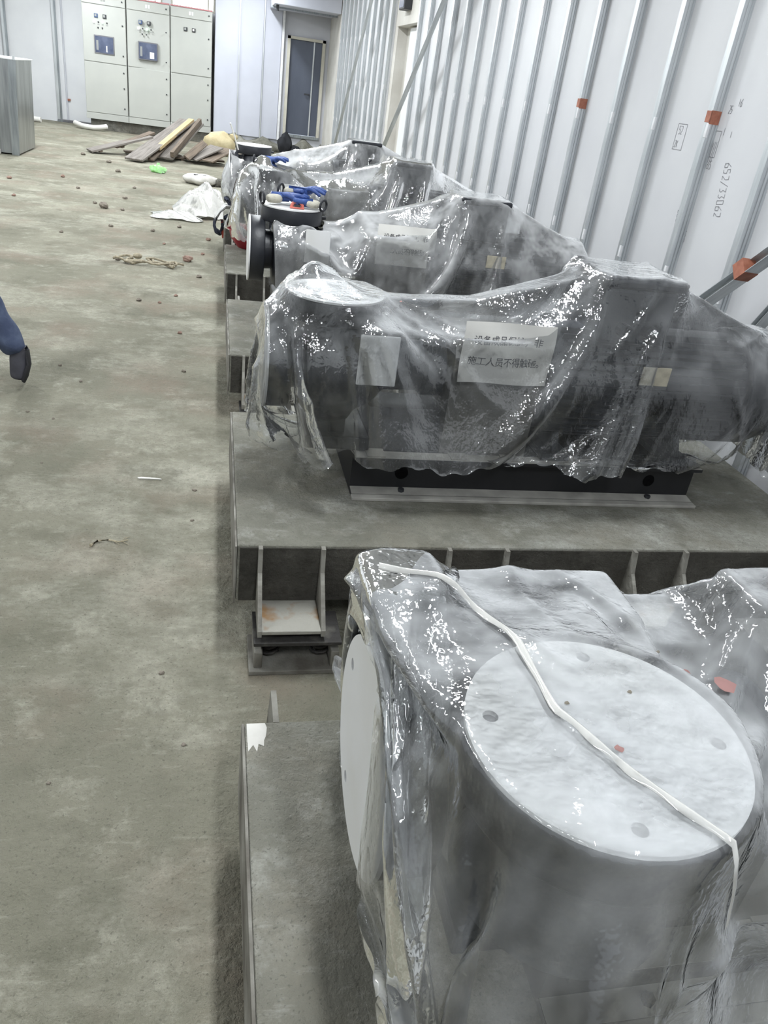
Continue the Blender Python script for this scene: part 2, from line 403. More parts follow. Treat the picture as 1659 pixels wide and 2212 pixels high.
v, f = lump_strip(.1, 1.38, YD - .45, YD, 0, .26, 22, 5); raw('mortar_bank', v, f, 'plinth', wd)
v, f = lump_strip(1.38, 2.25, YD - .3, YD, 0, .3, 18, 8); raw('mortar_bank', v, f, 'plinth', wd)
d = struct('door_1', MB().box(DX0 + .06, DX0 + .55, YD + .03, YD + .07, DZ0 + .04, DZ1 - .05, .004).box(DX0 + .58, DX1 - .06, YD + .03, YD + .07, DZ0 + .04, DZ1 - .05, .004), 'door_metal')
MB().box(DX0, DX0 + .06, YD - .05, YD + .12, DZ0, DZ1).box(DX1 - .06, DX1, YD - .05, YD + .12, DZ0, DZ1).box(DX0, DX1, YD - .05, YD + .12, DZ1 - .05, DZ1).build('door_frame', 'frame_cream', d)
MB().box(DX0, DX1, YD - .06, YD + .12, DZ0 - .02, DZ0 + .03).build('door_sill', 'galv_dark', d)
MB().box(DX0 + .552, DX0 + .578, YD + .015, YD + .05, DZ0 + .04, DZ1 - .05).build('meeting_strip', 'galv', d)
MB().cyl((DX0 + .51, YD + .03, 1.18), (DX0 + .51, YD - .03, 1.18), .018, n=12).box(DX0 + .41, DX0 + .53, YD - .045, YD - .025, 1.165, 1.195, .004).build('door_handle', 'dark_part', d)
# right wall: backing, boards, a recess with a lintel, then bare plaster up to the corner
RY0, RY1 = 10.35, 11.55
wr = struct('wall_right', MB().box(XR + .02, XR + .17, YB, RY0, 0, ZC).box(XR + .15, XR + .3, RY0, RY1, 0, ZC).box(XR + .02, XR + .17, RY1, YD, 0, ZC).box(XR + .0, XR + .15, RY0, RY1, 2.22, ZC), 'wall_plaster')
for (y0, y1) in ((YB, -.42), (-.41, 2.14), (2.145, 4.63), (4.635, 6.625), (6.635, 9.09), (9.095, RY0), (RY1 + .18, 13.2), (13.205, 16.72)):
    MB().box(XR, XR + .02, y0, y1, .005, ZC - .005).build('wall_board', 'board_white', wr)
pts = []
for i in range(34):
    z = .02 + 3.3 * i / 33; pts.append((XR - .001, 6.63 + .018 * math.sin(i * 1.3) + rng.uniform(-.008, .008), z))
v = []; f = []
for i, p in enumerate(pts):
    w = .013 + rng.uniform(-.004, .006); v += [(p[0], p[1] - w, p[2]), (p[0] - .004, p[1], p[2]), (p[0], p[1] + w, p[2])]
    if i: a = 3 * i; f += [(a - 3, a - 2, a + 1, a), (a - 2, a - 1, a + 2, a + 1)]
raw('joint_sealant', v, f, 'sealant', wr)
MB().box(XR + .1, XR + .15, RY0 + .25, RY0 + .8, 0, 2.2, .004).build('recess_board', 'wall_white', wr)
MB().box(XR + .12, XR + .15, RY0 + .86, RY0 + .885, 0, 2.2).build('recess_joint', 'sealant', wr)
# pencil notes on the board between the near studs
def stroke(mb, seq, w=.0016):
    for (a, b) in zip(seq, seq[1:]):
        (y0, z0), (y1, z1) = a, b; L = math.hypot(y1 - y0, z1 - z0) or 1e-6; ny, nz = -(z1 - z0) / L * w, (y1 - y0) / L * w
        vs = [mb.bm.verts.new((XR - .0012, y0 + ny, z0 + nz)), mb.bm.verts.new((XR - .0012, y1 + ny, z1 + nz)), mb.bm.verts.new((XR - .0012, y1 - ny, z1 - nz)), mb.bm.verts.new((XR - .0012, y0 - ny, z0 - nz))]
        mb.bm.faces.new(vs)
GLY = {'0': [[(0, 0), (1, 0), (1, 2), (0, 2), (0, 0)]], '1': [[(.5, 0), (.5, 2)]], '2': [[(0, 2), (1, 2), (1, 1), (0, 0), (1, 0)]], '5': [[(1, 2), (0, 2), (0, 1.1), (1, 1), (.8, 0), (0, 0)]], '6': [[(1, 2), (0, 1), (0, 0), (1, 0), (1, .9), (0, 1)]], '/': [[(-.2, -.3), (1.2, 2.3)]], '3': [[(0, 2), (1, 2), (.5, 1.1), (1, .6), (.6, 0), (0, .1)]], 'x': [[(0, 0), (1, 2)], [(0, 2), (1, 0)]]}
def write(mb, s, y, z, h, ang):
    ca, sa = math.cos(ang), math.sin(ang); u = 0
    for ch in s:
        for seq in GLY.get(ch, []):
            q = []
            for (a, b) in seq:
                px, pz = u + a * h * .32, b * h * .5
                q.append((y - (px * ca - pz * sa), z + px * sa + pz * ca))
            stroke(mb, q)
        u += h * .52
mb = MB()
for (y0, y1, z0, z1) in ((3.87, 3.955, 1.42, 1.535), (3.565, 3.68, 1.415, 1.525)):
    stroke(mb, [(y0, z0), (y1, z0), (y1, z1), (y0, z1), (y0, z0)])
stroke(mb, [(3.66, 1.51), (3.62, 1.51), (3.62, 1.43)]); stroke(mb, [(3.65, 1.49), (3.65, 1.46), (3.6, 1.46)])
for k in range(3): stroke(mb, [(3.60 - .012 * k, 1.48), (3.605 - .012 * k, 1.39)])
write(mb, '52', 3.935, 1.49, .035, 0); write(mb, '2x', 3.945, 1.43, .03, 0)
write(mb, '652/33062', 3.46, 1.40, .05, -PI / 2 + .15); write(mb, '255/2360/25', 3.68, 1.30, .05, -PI / 2 + .1); write(mb, '2005', 3.735, 1.16, .04, -PI / 2 + .1)
write(mb, '25', 3.56, 1.60, .03, 0); write(mb, '16', 3.50, 1.63, .03, 0); write(mb, '1', 3.55, 1.51, .03, 0); write(mb, '1', 3.49, 1.505, .025, 0)
write(mb, '23', 3.66, 1.375, .03, 0); write(mb, '65', 3.60, 1.365, .035, 0)
mb.build('pencil_marks', 'pencil', wr)
# duct under the ceiling in the far corner and a small sign box on the lintel
dk = thing('air_duct', (1.0, 17.2, 2.62), 'pale sheet-metal duct under the ceiling above the dark door', 'duct')
MB().box(0, 1.26, 0, 1.5, 0, .6, .01).build('duct_body', 'panel_grey', dk)
MB().box(-.02, 1.27, .6, .64, -.03, .62).build('flange', 'galv_dark', dk)
MB().box(.05, .1, .2, .25, -.1, 0).build('hanger_foot', 'dark_part', dk)
sg = thing('exit_light_box', (2.15, 10.75, 2.36), 'small dark box fixed on the plaster lintel of the right wall', 'sign box')
MB().box(0, .1, 0, .3, 0, .2, .01).build('housing', 'dark_part', sg)
MB().box(-.004, .0, .02, .28, .02, .18).build('face', 'dark_glass', sg)

# ---------------------------------------------------------------- ceiling lamps
for i, (x, y, p) in enumerate(LAMPS):
    side = 'left' if x < 0 else 'right'; row = i // 2
    t = thing('tube_lamp', (x, y, LAMP_Z), 'white tube lamp under the ceiling, %s row, %s from the camera spot' % (side, ('added as fill, behind and hidden', 'nearest', 'second', 'third', 'fourth', 'farthest')[row]), 'lamp', 'tube lamps under the ceiling')
    shared('housing', 'lamp_housing', lambda b: b.box(-.09, .09, -.65, .65, -.03, .12, .006), 'clip_white', t)
    shared('tube', 'lamp_tube', lambda b: b.cyl((-.05, -.6, -.05), (-.05, .6, -.05), .013, n=10).cyl((.05, -.6, -.05), (.05, .6, -.05), .013, n=10), 'tube_glow', t, True)
    l = lamp_light(x, y, p); l.parent = t; l.location = (0, 0, -.075)

# ---------------------------------------------------------------- galvanised wall studs
STUD_Y = [1.62, 2.115, 2.61, 3.107, 3.606, 4.112, 4.614, 5.105, 5.594, 6.08, 6.591, 7.078, 7.573, 8.079, 8.568, 9.059, 9.56, 10.06]
STUD_FAR = [11.765, 12.25, 12.72, 13.21, 13.73, 14.21, 14.71, 15.2, 15.68, 16.16, 16.6]
def stud_mesh(b):
    # room-side flange, then the side web facing the camera with two rolled ribs, then a back lip
    h0, h1 = .004, ZC - .01
    sec = [(0, .042), (0, .0), (.013, 0), (.015, .004), (.020, .004), (.022, 0), (.030, 0), (.032, .004), (.037, .004), (.039, 0), (.049, 0), (.049, .002), (.041, .002), (.039, .006), (.030, .006), (.028, .002), (.024, .002), (.022, .006), (.013, .006), (.011, .002), (.002, .002), (.002, .040), (.010, .040), (.010, .042)]
    b.prism(sec, 'Z', h0, h1)
def clip_mesh(b): b.box(-.003, .010, -.003, .016, -.03, .03, .002)
ORD = ['first', 'second', 'third', 'fourth', 'fifth', 'sixth', 'seventh', 'eighth', 'ninth', 'tenth', 'eleventh', 'twelfth', 'thirteenth', 'fourteenth', 'fifteenth', 'sixteenth', 'seventeenth', 'eighteenth']
for far, ys in ((0, STUD_Y), (1, STUD_FAR)):
    for i, y in enumerate(ys):
        if far: lab = 'galvanised steel wall stud beyond the recess, %s counted from the recess' % ORD[i]
        else: lab = 'galvanised steel stud on white board, %s from the camera end of the wall' % ORD[i]
        if not far and i in (4, 7): lab = 'galvanised steel stud with orange tape, %s from the camera end' % ORD[i]
        s = thing('wall_stud', (XR - .05, y, 0), lab, 'stud', 'studs beyond the recess' if far else 'studs along the pump row')
        shared('stud_channel', 'stud', stud_mesh, 'galv', s)
        for z in (.88, 1.52, 2.16, 2.8):
            shared('clip', 'stud_clip', clip_mesh, 'clip_white', s, loc=(0, .002, z))
        if not far and i in (4, 7):
            shared('tape', 'stud_tape', lambda b: b.box(-.0015, .046, -.0015, .006, -.028, .028).box(-.0015, .0, -.0015, .043, -.022, .026), 'tape_orange', s, loc=(0, 0, 1.575))
# ================================================================ plinths
ZP = .33
PLINTH_Y = [(.19, 1.185), (1.872, 2.86), (3.555, 4.56), (5.21, 6.15), (6.87, 7.83)]
PX0, PX1 = .08, 2.1
BRX = [(.145, .324), (.704, .887), (1.317, 1.499), (1.86, 2.03)]
which = ['nearest, under the pump with the big white discs', 'second from the camera, under the pump with the notice', 'third from the camera, under the gloved flange', 'fourth from the camera, with the red basin', 'farthest of the row']
def slab(b, y0, y1):
    b.box(PX0, PX1, y0, y1, .14 - .0, ZP, .008)
def gusset(b): b.prism([(0, .19), (-.02, .19), (-.035, .12), (-.15, .0), (-.15, -.02), (0, -.02)], 'X', -.006, .006)
def gusset_far(b): b.prism([(0, .188), (.095, .188), (.12, .1), (.15, .0), (.15, -.02), (0, -.02)], 'X', -.006, .006)
for k, (y0, y1) in enumerate(PLINTH_Y):
    t = thing('concrete_plinth', ((PX0 + PX1) / 2, (y0 + y1) / 2, 0), 'grey concrete plinth slab, ' + which[k], 'plinth', 'concrete plinths under the pumps')
    ox, oy = (PX0 + PX1) / 2, (y0 + y1) / 2
    b = MB(); b.box(PX0 - ox, PX1 - ox, y0 - oy, y1 - oy, .14, ZP, .006); b.build('slab', 'plinth', t)
    MB().box(PX0 - ox - .006, PX0 - ox - .0005, y0 - oy, y1 - oy, .13, ZP - .004).build('edge_plate', 'steel_dusty', t)
    for near in (1, 0):
        yy = (y0 if near else y1) - oy
        sg_ = -1 if near else 1
        for (bx0, bx1) in BRX:
            for x in (bx0, bx1):
                shared('gusset', 'gus%d' % near, gusset if near else gusset_far, 'steel_dusty', t, loc=(x - ox, yy, .14))
            key = ('ledge', near, round(bx1 - bx0, 3))
            shared('bracket_plate', key, lambda b: b.box(.006, bx1 - bx0 - .006, min(0, sg_ * .15), max(0, sg_ * .15), -.012, 0, .002), 'steel_rust', t, loc=(bx0 - ox, yy, .14))
    for yy, nm in ((y0 - oy, -1), (y1 - oy, 1)):
        MB().box(PX0 - ox + .008, PX1 - ox - .008, min(yy, yy + nm * .003), max(yy, yy + nm * .003), .142, ZP - .007).build('rough_face', 'face_rough', t)
    for near in (1, 0):
        for j, (bx0, bx1) in enumerate(BRX):
            cx_, yy = (bx0 + bx1) / 2 + .02, (y0 if near else y1)
            s_ = -1 if near else 1
            iso = thing('spring_isolator', (cx_, yy + s_ * .085, 0), 'steel spring isolator under the %s %s bracket of plinth %s' % (('first', 'second', 'third', 'fourth')[j], 'near-side' if near else 'far-side', ('one', 'two', 'three', 'four', 'five')[k]), 'isolator', 'spring isolators under the plinths')
            shared('top_plate', 'iso_top', lambda b: b.box(-.125, .125, -.075, .075, .095, .107, .002), 'steel_dark', iso)
            shared('base_plate', 'iso_base', lambda b: b.box(-.135, .135, -.085, .085, .0, .014, .002), 'steel_dusty', iso)
            for dx in (-.075, .075):
                def spring(b):
                    b.tube([(.026 * math.cos(a * .55), .026 * math.sin(a * .55), .016 + .078 * a / 46) for a in range(47)], .005, 6)
                shared('spring', 'iso_spring', spring, 'steel_dark', iso, True, (dx, 0, 0))
            for dx in (-.11, .11):
                shared('side_stop', 'iso_stop', lambda b: b.box(-.012, .012, -.07, .07, .014, .07, .003), 'steel_dusty', iso, False, (dx, 0, 0))

# ================================================================ pump sets
ZC_ = .725 - ZP
def zl(z): return z - ZP
def build_pump(k, x, y, label, dyd=0, film_flange=True):
    t = thing('pump_set', (x, y, ZP), label, 'pump', 'pump sets in a row on the plinths')
    tagk = 'o' if dyd else 's'
    S = lambda name, key, fn, m, sm=True, par=t, loc=None: shared(name, key, fn, m, par, sm, loc)
    S('suction_flange', 'sf', lambda b: b.cyl((.165, 0, ZC_), (.235, 0, ZC_), .155, n=48, bev=.006), 'pump_black')
    hol = [(.125 * math.cos(a), .125 * math.sin(a), .009) for a in (.5, .5 + PI / 2, .5 + PI, .5 + 1.5 * PI)]
    S('suction_cover', 'sc', lambda b: b.disc_holes((.158, 0, ZC_), .157, hol, 0, .0065, 'X'), 'cover_white', False)
    S('suction_nozzle', 'sn', lambda b: b.lathe([(.095, .23), (.092, .27), (.12, .31), (.15, .34)], (0, 0, ZC_), 'X', 32), 'pump_black')
    S('volute', 'vol', lambda b: b.lathe([(.09, .275), (.15, .28), (.185, .305), (.2, .345), (.2, .385), (.185, .425), (.15, .45), (.08, .46)], (0, 0, ZC_), 'X', 48), 'pump_black')
    def neck(b):
        b.lathe([(.13, zl(.72)), (.105, zl(.78)), (.085, zl(.82)), (.085, zl(.872))], (.365, dyd, 0), 'Z', 36)
        if dyd: b.box(.28, .45, dyd, 0, zl(.62), zl(.79), .03)
    S('discharge_neck', 'neck' + tagk, neck, 'pump_black')
    S('discharge_flange', 'df' + tagk, lambda b: b.cyl((.365, dyd, zl(.868)), (.365, dyd, zl(.936)), .15, n=56, bev=.006), 'pump_black')
    hol2 = [(.122 * math.cos(a), .122 * math.sin(a), .0085) for a in (-1.75, 1.35, -.2, 2.9)]
    S('discharge_cover', 'dc' + tagk, lambda b: b.disc_holes((.365, dyd, zl(.937)), .1495, hol2, 0, .006, 'Z'), 'cover_white', False)
    S('drain_plug', 'plug' + tagk, lambda b: b.cyl((.505, dyd, zl(.9)), (.535, dyd, zl(.9)), .009, n=6), 'pump_black', False)
    S('bearing_housing', 'bh', lambda b: b.lathe([(.16, .44), (.13, .5), (.085, .54), (.08, .66), (.095, .67), (.095, .73), (.04, .735), (.04, .79)], (0, 0, ZC_), 'X', 32), 'motor_grey')
    S('guard_plate', 'gp', lambda b: b.box(.42, .54, -.203, -.2, zl(.72), zl(.872), .003), 'cover_white', False)
    S('coupling_guard', 'cg', lambda b: b.prism([(-.13, zl(.47)), (-.13, zl(.80)), (-.10, zl(.865)), (.10, zl(.865)), (.13, zl(.80)), (.13, zl(.47))], 'X', .74, 1.04), 'guard_grey', False)
    S('pump_foot', 'pf', lambda b: b.prism([(-.16, zl(.47)), (-.12, zl(.47)), (-.07, zl(.60)), (.07, zl(.60)), (.12, zl(.47)), (.16, zl(.47)), (.16, zl(.485)), (-.16, zl(.485))][:6], 'X', .5, .74), 'rail_black', False)
    S('casing_foot', 'cf', lambda b: b.box(.29, .5, -.14, .14, zl(.475), zl(.52), .006).box(.33, .42, -.1, .1, zl(.5), zl(.6)), 'pump_black', False)
    mo = S('motor_body', 'mb', lambda b: b.lathe([(.12, 1.04), (.175, 1.045), (.182, 1.06), (.182, 1.76), (.175, 1.775), (.1, 1.78)], (0, 0, ZC_), 'X', 48), 'motor_grey')
    nf = 44
    for i in range(nf):
        a = 2 * PI * i / nf
        if abs(math.sin(a) - 1) < .06: continue
        key = ('fin', i)
        def fin(b, a=a):
            c, s = math.cos(a), math.sin(a)
            w = .0028; P = []
            for (r, u) in ((.178, -w), (.203, -w * .7), (.203, w * .7), (.178, w)):
                P.append((c * r - s * u, ZC_ + s * r + c * u))
            b.prism(P, 'X', 1.09, 1.74)
        shared('cooling_fin', key, fin, 'motor_grey', mo)
    S('fan_cover', 'fc', lambda b: b.lathe([(.198, 1.765), (.203, 1.77), (.203, 1.87), (.19, 1.905), (.15, 1.925), (.0, 1.93)], (0, 0, ZC_), 'X', 48), 'motor_grey')
    tb = S('terminal_box', 'tb', lambda b: b.box(1.19, 1.44, -.13, .13, zl(.88), zl(1.055), .012), 'motor_grey', False)
    S('box_lid', 'tbl', lambda b: b.box(1.182, 1.448, -.138, .138, zl(1.055), zl(1.083), .008), 'pump_black', False, tb)
    for xx in (1.27, 1.36):
        S('cable_gland', 'gl', lambda b: b.cyl((0, -.13, zl(.93)), (0, -.165, zl(.93)), .022, n=16), 'motor_grey', False, tb, (xx, 0, 0))
    S('nameplate', 'np', lambda b: b.box(1.34, 1.44, -.2085, -.2045, zl(.775), zl(.835)), 'plate_silver', False)
    S('lifting_eye', 'le', lambda b: b.tube([(1.58, .028 * math.sin(q * PI / 6), zl(.945) + .028 * math.cos(q * PI / 6)) for q in range(13)], .008, 8), 'motor_grey')
    for xx in (1.14, 1.6):
        S('motor_foot', 'mf', lambda b: b.box(-.05, .05, -.165, .165, zl(.475), zl(.5), .004).prism([(-.15, zl(.5)), (-.1, zl(.6)), (.1, zl(.6)), (.15, zl(.5))], 'X', -.012, .012), 'motor_grey', False, t, (xx, 0, 0))
    def rail(b):
        b.prism([(-.185, 0), (-.13, 0), (-.13, .14), (-.185, .14), (-.185, .129), (-.142, .124), (-.142, .016), (-.185, .011)], 'X', .45, 1.70)
    def rail2(b):
        b.prism([(.185, 0), (.13, 0), (.13, .14), (.185, .14), (.185, .129), (.142, .124), (.142, .016), (.185, .011)], 'X', .45, 1.70)
    for rl, nm in ((rail, 'r1'), (rail2, 'r2')):
        r_ = S('base_rail', nm, rl, 'rail_black', False)
        sg_ = -1 if nm == 'r1' else 1
        S('flange_dust', nm + 'd', lambda b: b.prism([(sg_ * .186, .0112), (sg_ * .143, .0163), (sg_ * .143, .0173), (sg_ * .186, .0122)], 'X', .451, 1.699).box(.452, 1.698, min(sg_ * .131, sg_ * .184), max(sg_ * .131, sg_ * .184), .14, .1412), 'rail_dust', False, r_)
        S('foot_strip', nm + 'fs', lambda b: b.box(.448, 1.702, min(sg_ * .186, sg_ * .214), max(sg_ * .186, sg_ * .214), 0, .011, .002), 'rail_dust', False, r_)
        for xx in (.62, 1.53):
            shared('anchor_bolt', nm + 'ab', lambda b: b.cyl((0, sg_ * .165, .0), (0, sg_ * .165, .024), .011, n=6), 'dark_part', r_, False, (xx, 0, 0))
            shared('web_hole_rim', nm + 'wh', lambda b: b.lathe([(.019, 0), (.023, 0), (.023, sg_ * .004), (.019, sg_ * .004)], (0, 0, 0), 'Z', 20), 'steel_dark', r_, True, (xx, sg_ * .142, .07)).rotation_euler = (PI / 2, 0, 0)
    for xx in (.475, 1.075, 1.675):
        S('cross_member', 'xm', lambda b: b.box(-.025, .025, -.13, .13, .0, .135), 'rail_black', False, t, (xx, 0, 0))
    for xx in (.52, .8, .98, 1.2, 1.5):
        shared('shim_plate', 'shim', lambda b: b.box(-.03, .03, -.18, -.12, .1412, .1455), 'rail_dust', t, False, (xx, 0, 0))
    return t
# splash of pale mortar on the corner of the nearest plinth
rr = random.Random(12); n = 22; pv = [(.10, 1.165, ZP + .0035)]
for i in range(n):
    a = 2 * PI * i / n; r = rr.uniform(.7, 1.25); pv.append((max(PX0 + .004, .098 + .026 * r * math.cos(a)), min(1.181, 1.155 + .045 * r * math.sin(a)), ZP + .0006))
o = raw('mortar_splash', pv, [(0, 1 + i, 1 + (i + 1) % n) for i in range(n)], 'bag_white'); tag(o, 'pale mortar splash on the corner of the nearest plinth', 'mortar splash')
PUMPS = [(.045, .72), (0, 2.365), (.005, 4.05), (.0, 5.70), (-.05, 7.35)]
plab = ['nearest dark pump set, its white flange disc filling the foreground under film', 'second pump set from the camera, black base rails showing below the film', 'third pump set from the camera, black discharge flange bare and loaded with gloves', 'fourth pump set from the camera, one glove lying on its wrapped flange', 'farthest pump set of the row, bare black flange with a thin stick on it']
DYD = -.19
for k, (x, y) in enumerate(PUMPS):
    build_pump(k, x, y, plab[k], DYD if k == 0 else 0)

# ---------------------------------------------------------------- white notices hanging in front of the coupling guards
def notice(x, y, z, lab, tilt):
    t = thing('paper_notice', (x, y, z), lab, 'notice', 'paper protection notices on the pumps')
    n = 8; v = []; f = []
    W, Hh = .3, .19
    def bend(u, w): return .008 * math.sin(u * 7 + w * 5) + .02 * (w - .5)**2
    for i in range(n + 1):
        for j in range(n + 1):
            u, w = i / n, j / n; v.append((u * W, bend(u, w), w * Hh))
    m0 = len(v); v += [(a, b_ + .0006, c) for a, b_, c in v]
    for i in range(n):
        for j in range(n):
            a = i * (n + 1) + j; f.append((a, a + n + 1, a + n + 2, a + 1)); f.append((m0 + a, m0 + a + 1, m0 + a + n + 2, m0 + a + n + 1))
    raw('sheet', v, f, 'paper', t)
    for (s, px, pz) in (('设备成品保护，非', .03, .125), ('施工人员不得触碰。', .022, .06)):
        me = text_mesh(s, .03, .92)
        for vv in me.vertices:
            u, w = px + vv.co.x, pz + vv.co.y
            vv.co = Vector((u, bend(u / W, w / Hh) - .0012 - vv.co.z, w))
        me.materials.append(MATS['ink']); link('lettering', me, t)
    t.rotation_euler = (tilt, 0, .02)
    return t
notice(.745, 2.365 - .172, .735, 'white paper notice with two lines of characters on the second pump', -.08)
notice(.78, 4.05 - .172, .735, 'white paper notice with faint characters on the third pump', -.08)

# ---------------------------------------------------------------- film draping (position based cloth on a grid)
def sdf(P, prims):
    d = np.full(len(P), 9.0)
    x, y, z = P[:, 0], P[:, 1], P[:, 2]
    for p in prims:
        k = p[0]
        if k == 'cx':
            a = np.hypot(y - p[3], z - p[4]) - p[5]; b = np.abs(x - (p[1] + p[2]) / 2) - (p[2] - p[1]) / 2
        elif k == 'cz':
            a = np.hypot(x - p[1], y - p[2]) - p[5]; b = np.abs(z - (p[3] + p[4]) / 2) - (p[4] - p[3]) / 2
        elif k == 'rg':
            a = z - np.interp(x, p[1], p[2]); b = np.abs(y) - np.interp(x, p[1], p[3]); c = np.maximum(p[1][0] - x, x - p[1][-1])
            d = np.minimum(d, np.sqrt(np.maximum(a, 0)**2 + np.maximum(b, 0)**2 + np.maximum(c, 0)**2) + np.minimum(np.maximum(np.maximum(a, b), c), 0)); continue
        elif k == 'sp':
            d = np.minimum(d, np.sqrt((x - p[1])**2 + (y - p[2])**2 + (z - p[3])**2) - p[4]); continue
        else:
            qx = np.abs(x - p[1]) - p[4]; qy = np.abs(y - p[2]) - p[5]; qz = np.abs(z - p[3]) - p[6]
            o = np.sqrt(np.maximum(qx, 0)**2 + np.maximum(qy, 0)**2 + np.maximum(qz, 0)**2)
            d = np.minimum(d, o + np.minimum(np.maximum(np.maximum(qx, qy), qz), 0)); continue
        d = np.minimum(d, np.hypot(np.maximum(a, 0), np.maximum(b, 0)) + np.minimum(np.maximum(a, b), 0))
    return d

def film_sim(prims, xa, xb, w, cell, z0, zmin, levels, seed=1, hole=None, tucks=(), th=.006, slack=1.012, corner=.4, squeeze=(.985, .9), xmin=-9):
    """levels: (steps, sweeps per step, gravity) for each grid, every next grid twice as fine.
    tucks: (u, v, x, y, z) the sheet point (u, v) in metres is drawn to the place x, y, z where the film is gathered"""
    rng = np.random.default_rng(seed)
    S = slice
    def coll(P, m):
        F = P.reshape(-1, 3)
        d = sdf(F, prims); i = np.where((d < th) & (m.ravel() > 0))[0]
        if len(i):
            Q = F[i]; e = .004
            g = np.stack([sdf(Q + [e, 0, 0], prims) - sdf(Q - [e, 0, 0], prims), sdf(Q + [0, e, 0], prims) - sdf(Q - [0, e, 0], prims), sdf(Q + [0, 0, e], prims) - sdf(Q - [0, 0, e], prims)], 1)
            g /= np.linalg.norm(g, axis=1)[:, None] + 1e-9
            F[i] = Q + g * np.minimum(th - d[i], .05)[:, None]
        F[:, 2] = np.maximum(F[:, 2], zmin); lo = F[:, 2] < .9; F[lo, 0] = np.maximum(F[lo, 0], xmin)
        return i
    def con(P, m, sa, sb, L, k, mode=0):
        A, B = P[sa], P[sb]
        D = B - A; l = np.sqrt((D * D).sum(-1)) + 1e-9
        c = (l - L) / l * (.5 * k)
        if mode: c = np.minimum(c, 0)
        c *= m[sa] * m[sb]
        D *= c[..., None]
        P[sa] = A + D; P[sb] = B - D
    def sweep(P, m, L, ks, kb):
        n0, n1 = P.shape[:2]
        for ax in (0, 1):
            for s in (0, 1):
                n = P.shape[ax]; e = (n - s) // 2 * 2 + s
                a = [S(None)] * 2; b = [S(None)] * 2
                a[ax] = S(s, e - 1, 2); b[ax] = S(s + 1, e, 2)
                con(P, m, tuple(a), tuple(b), L, 1.0)
        r = L * 2**.5
        for s in (0, 1):
            e = (n0 - s) // 2 * 2 + s
            con(P, m, (S(s, e - 1, 2), S(0, n1 - 1)), (S(s + 1, e, 2), S(1, n1)), r, ks)
            con(P, m, (S(s, e - 1, 2), S(1, n1)), (S(s + 1, e, 2), S(0, n1 - 1)), r, ks)
        if kb:
            for ax in (0, 1):
                n = P.shape[ax]
                for s in range(4):
                    c = len(range(s, n - 2, 4))
                    if not c: continue
                    a = [S(None)] * 2; b = [S(None)] * 2
                    a[ax] = S(s, n - 2, 4); b[ax] = S(s + 2, s + 2 + 4 * (c - 1) + 1, 4)
                    con(P, m, tuple(a), tuple(b), 2 * L, kb, 1)
    nx = int((xb - xa) / cell) + 1; ny = int(2 * w / cell) + 1
    U, W = np.meshgrid(xa + np.arange(nx) * cell, -w + np.arange(ny) * cell, indexing='ij')
    UV = np.stack([U, W], -1)
    uc = (xa + xb) / 2 - .1
    P = np.stack([uc + (U - uc) * squeeze[0], W * squeeze[1], np.full_like(U, z0) + rng.normal(0, .02, U.shape)], -1)
    def mask(UV):
        m = np.ones(UV.shape[:2])
        qu = np.maximum(np.abs(UV[..., 0] - (xa + xb) / 2) - (xb - xa) / 2 + corner, 0); qv = np.maximum(np.abs(UV[..., 1]) - w + corner, 0)
        m[np.hypot(qu, qv) > corner + .03] = 0
        if hole: m[np.hypot(UV[..., 0] - hole[0], UV[..., 1] - hole[1]) < hole[2]] = 0
        return m
    def up(A):
        B = np.zeros((A.shape[0] * 2 - 1, A.shape[1], A.shape[2])); B[::2] = A; B[1::2] = (A[1:] + A[:-1]) / 2
        C = np.zeros((B.shape[0], B.shape[1] * 2 - 1, B.shape[2])); C[:, ::2] = B; C[:, 1::2] = (B[:, 1:] + B[:, :-1]) / 2
        return C
    L = cell
    for lv, (steps, its, g) in enumerate(levels):
        if lv:
            P = up(P); UV = up(UV); L *= .5
            P += rng.normal(0, L * .06, P.shape)
        m = mask(UV); V = np.zeros_like(P)
        T = []
        for (u, v, x, y, z) in tucks:
            i, j = np.unravel_index(np.argmin(np.hypot(UV[..., 0] - u, UV[..., 1] - v)), UV.shape[:2]); T.append((i, j, np.array([x, y, z])))
        for t in range(steps):
            old = P.copy()
            V[..., 2] -= g
            P += V * m[..., None]
            ramp = 1 if lv else min(1, max(0, (t - steps * .35) / (steps * .4)))
            for i in range(its):
                for (a, b, q) in T:
                    if ramp > 0: P[a, b] += (q - P[a, b]) * ramp * (.5 if lv else .12)
                sweep(P, m, L * (1 if lv == 0 else slack), .25, (.06, .03, .012, .006)[min(lv, 3)])
                if i % 2 == 0: coll(P, m)
            hit = coll(P, m)
            V = (P - old) * .96
            V.reshape(-1, 3)[hit] *= .5
            sp = np.sqrt((V * V).sum(-1)); V *= np.minimum(1, .03 / (sp + 1e-9))[..., None]
    return P, mask(UV)

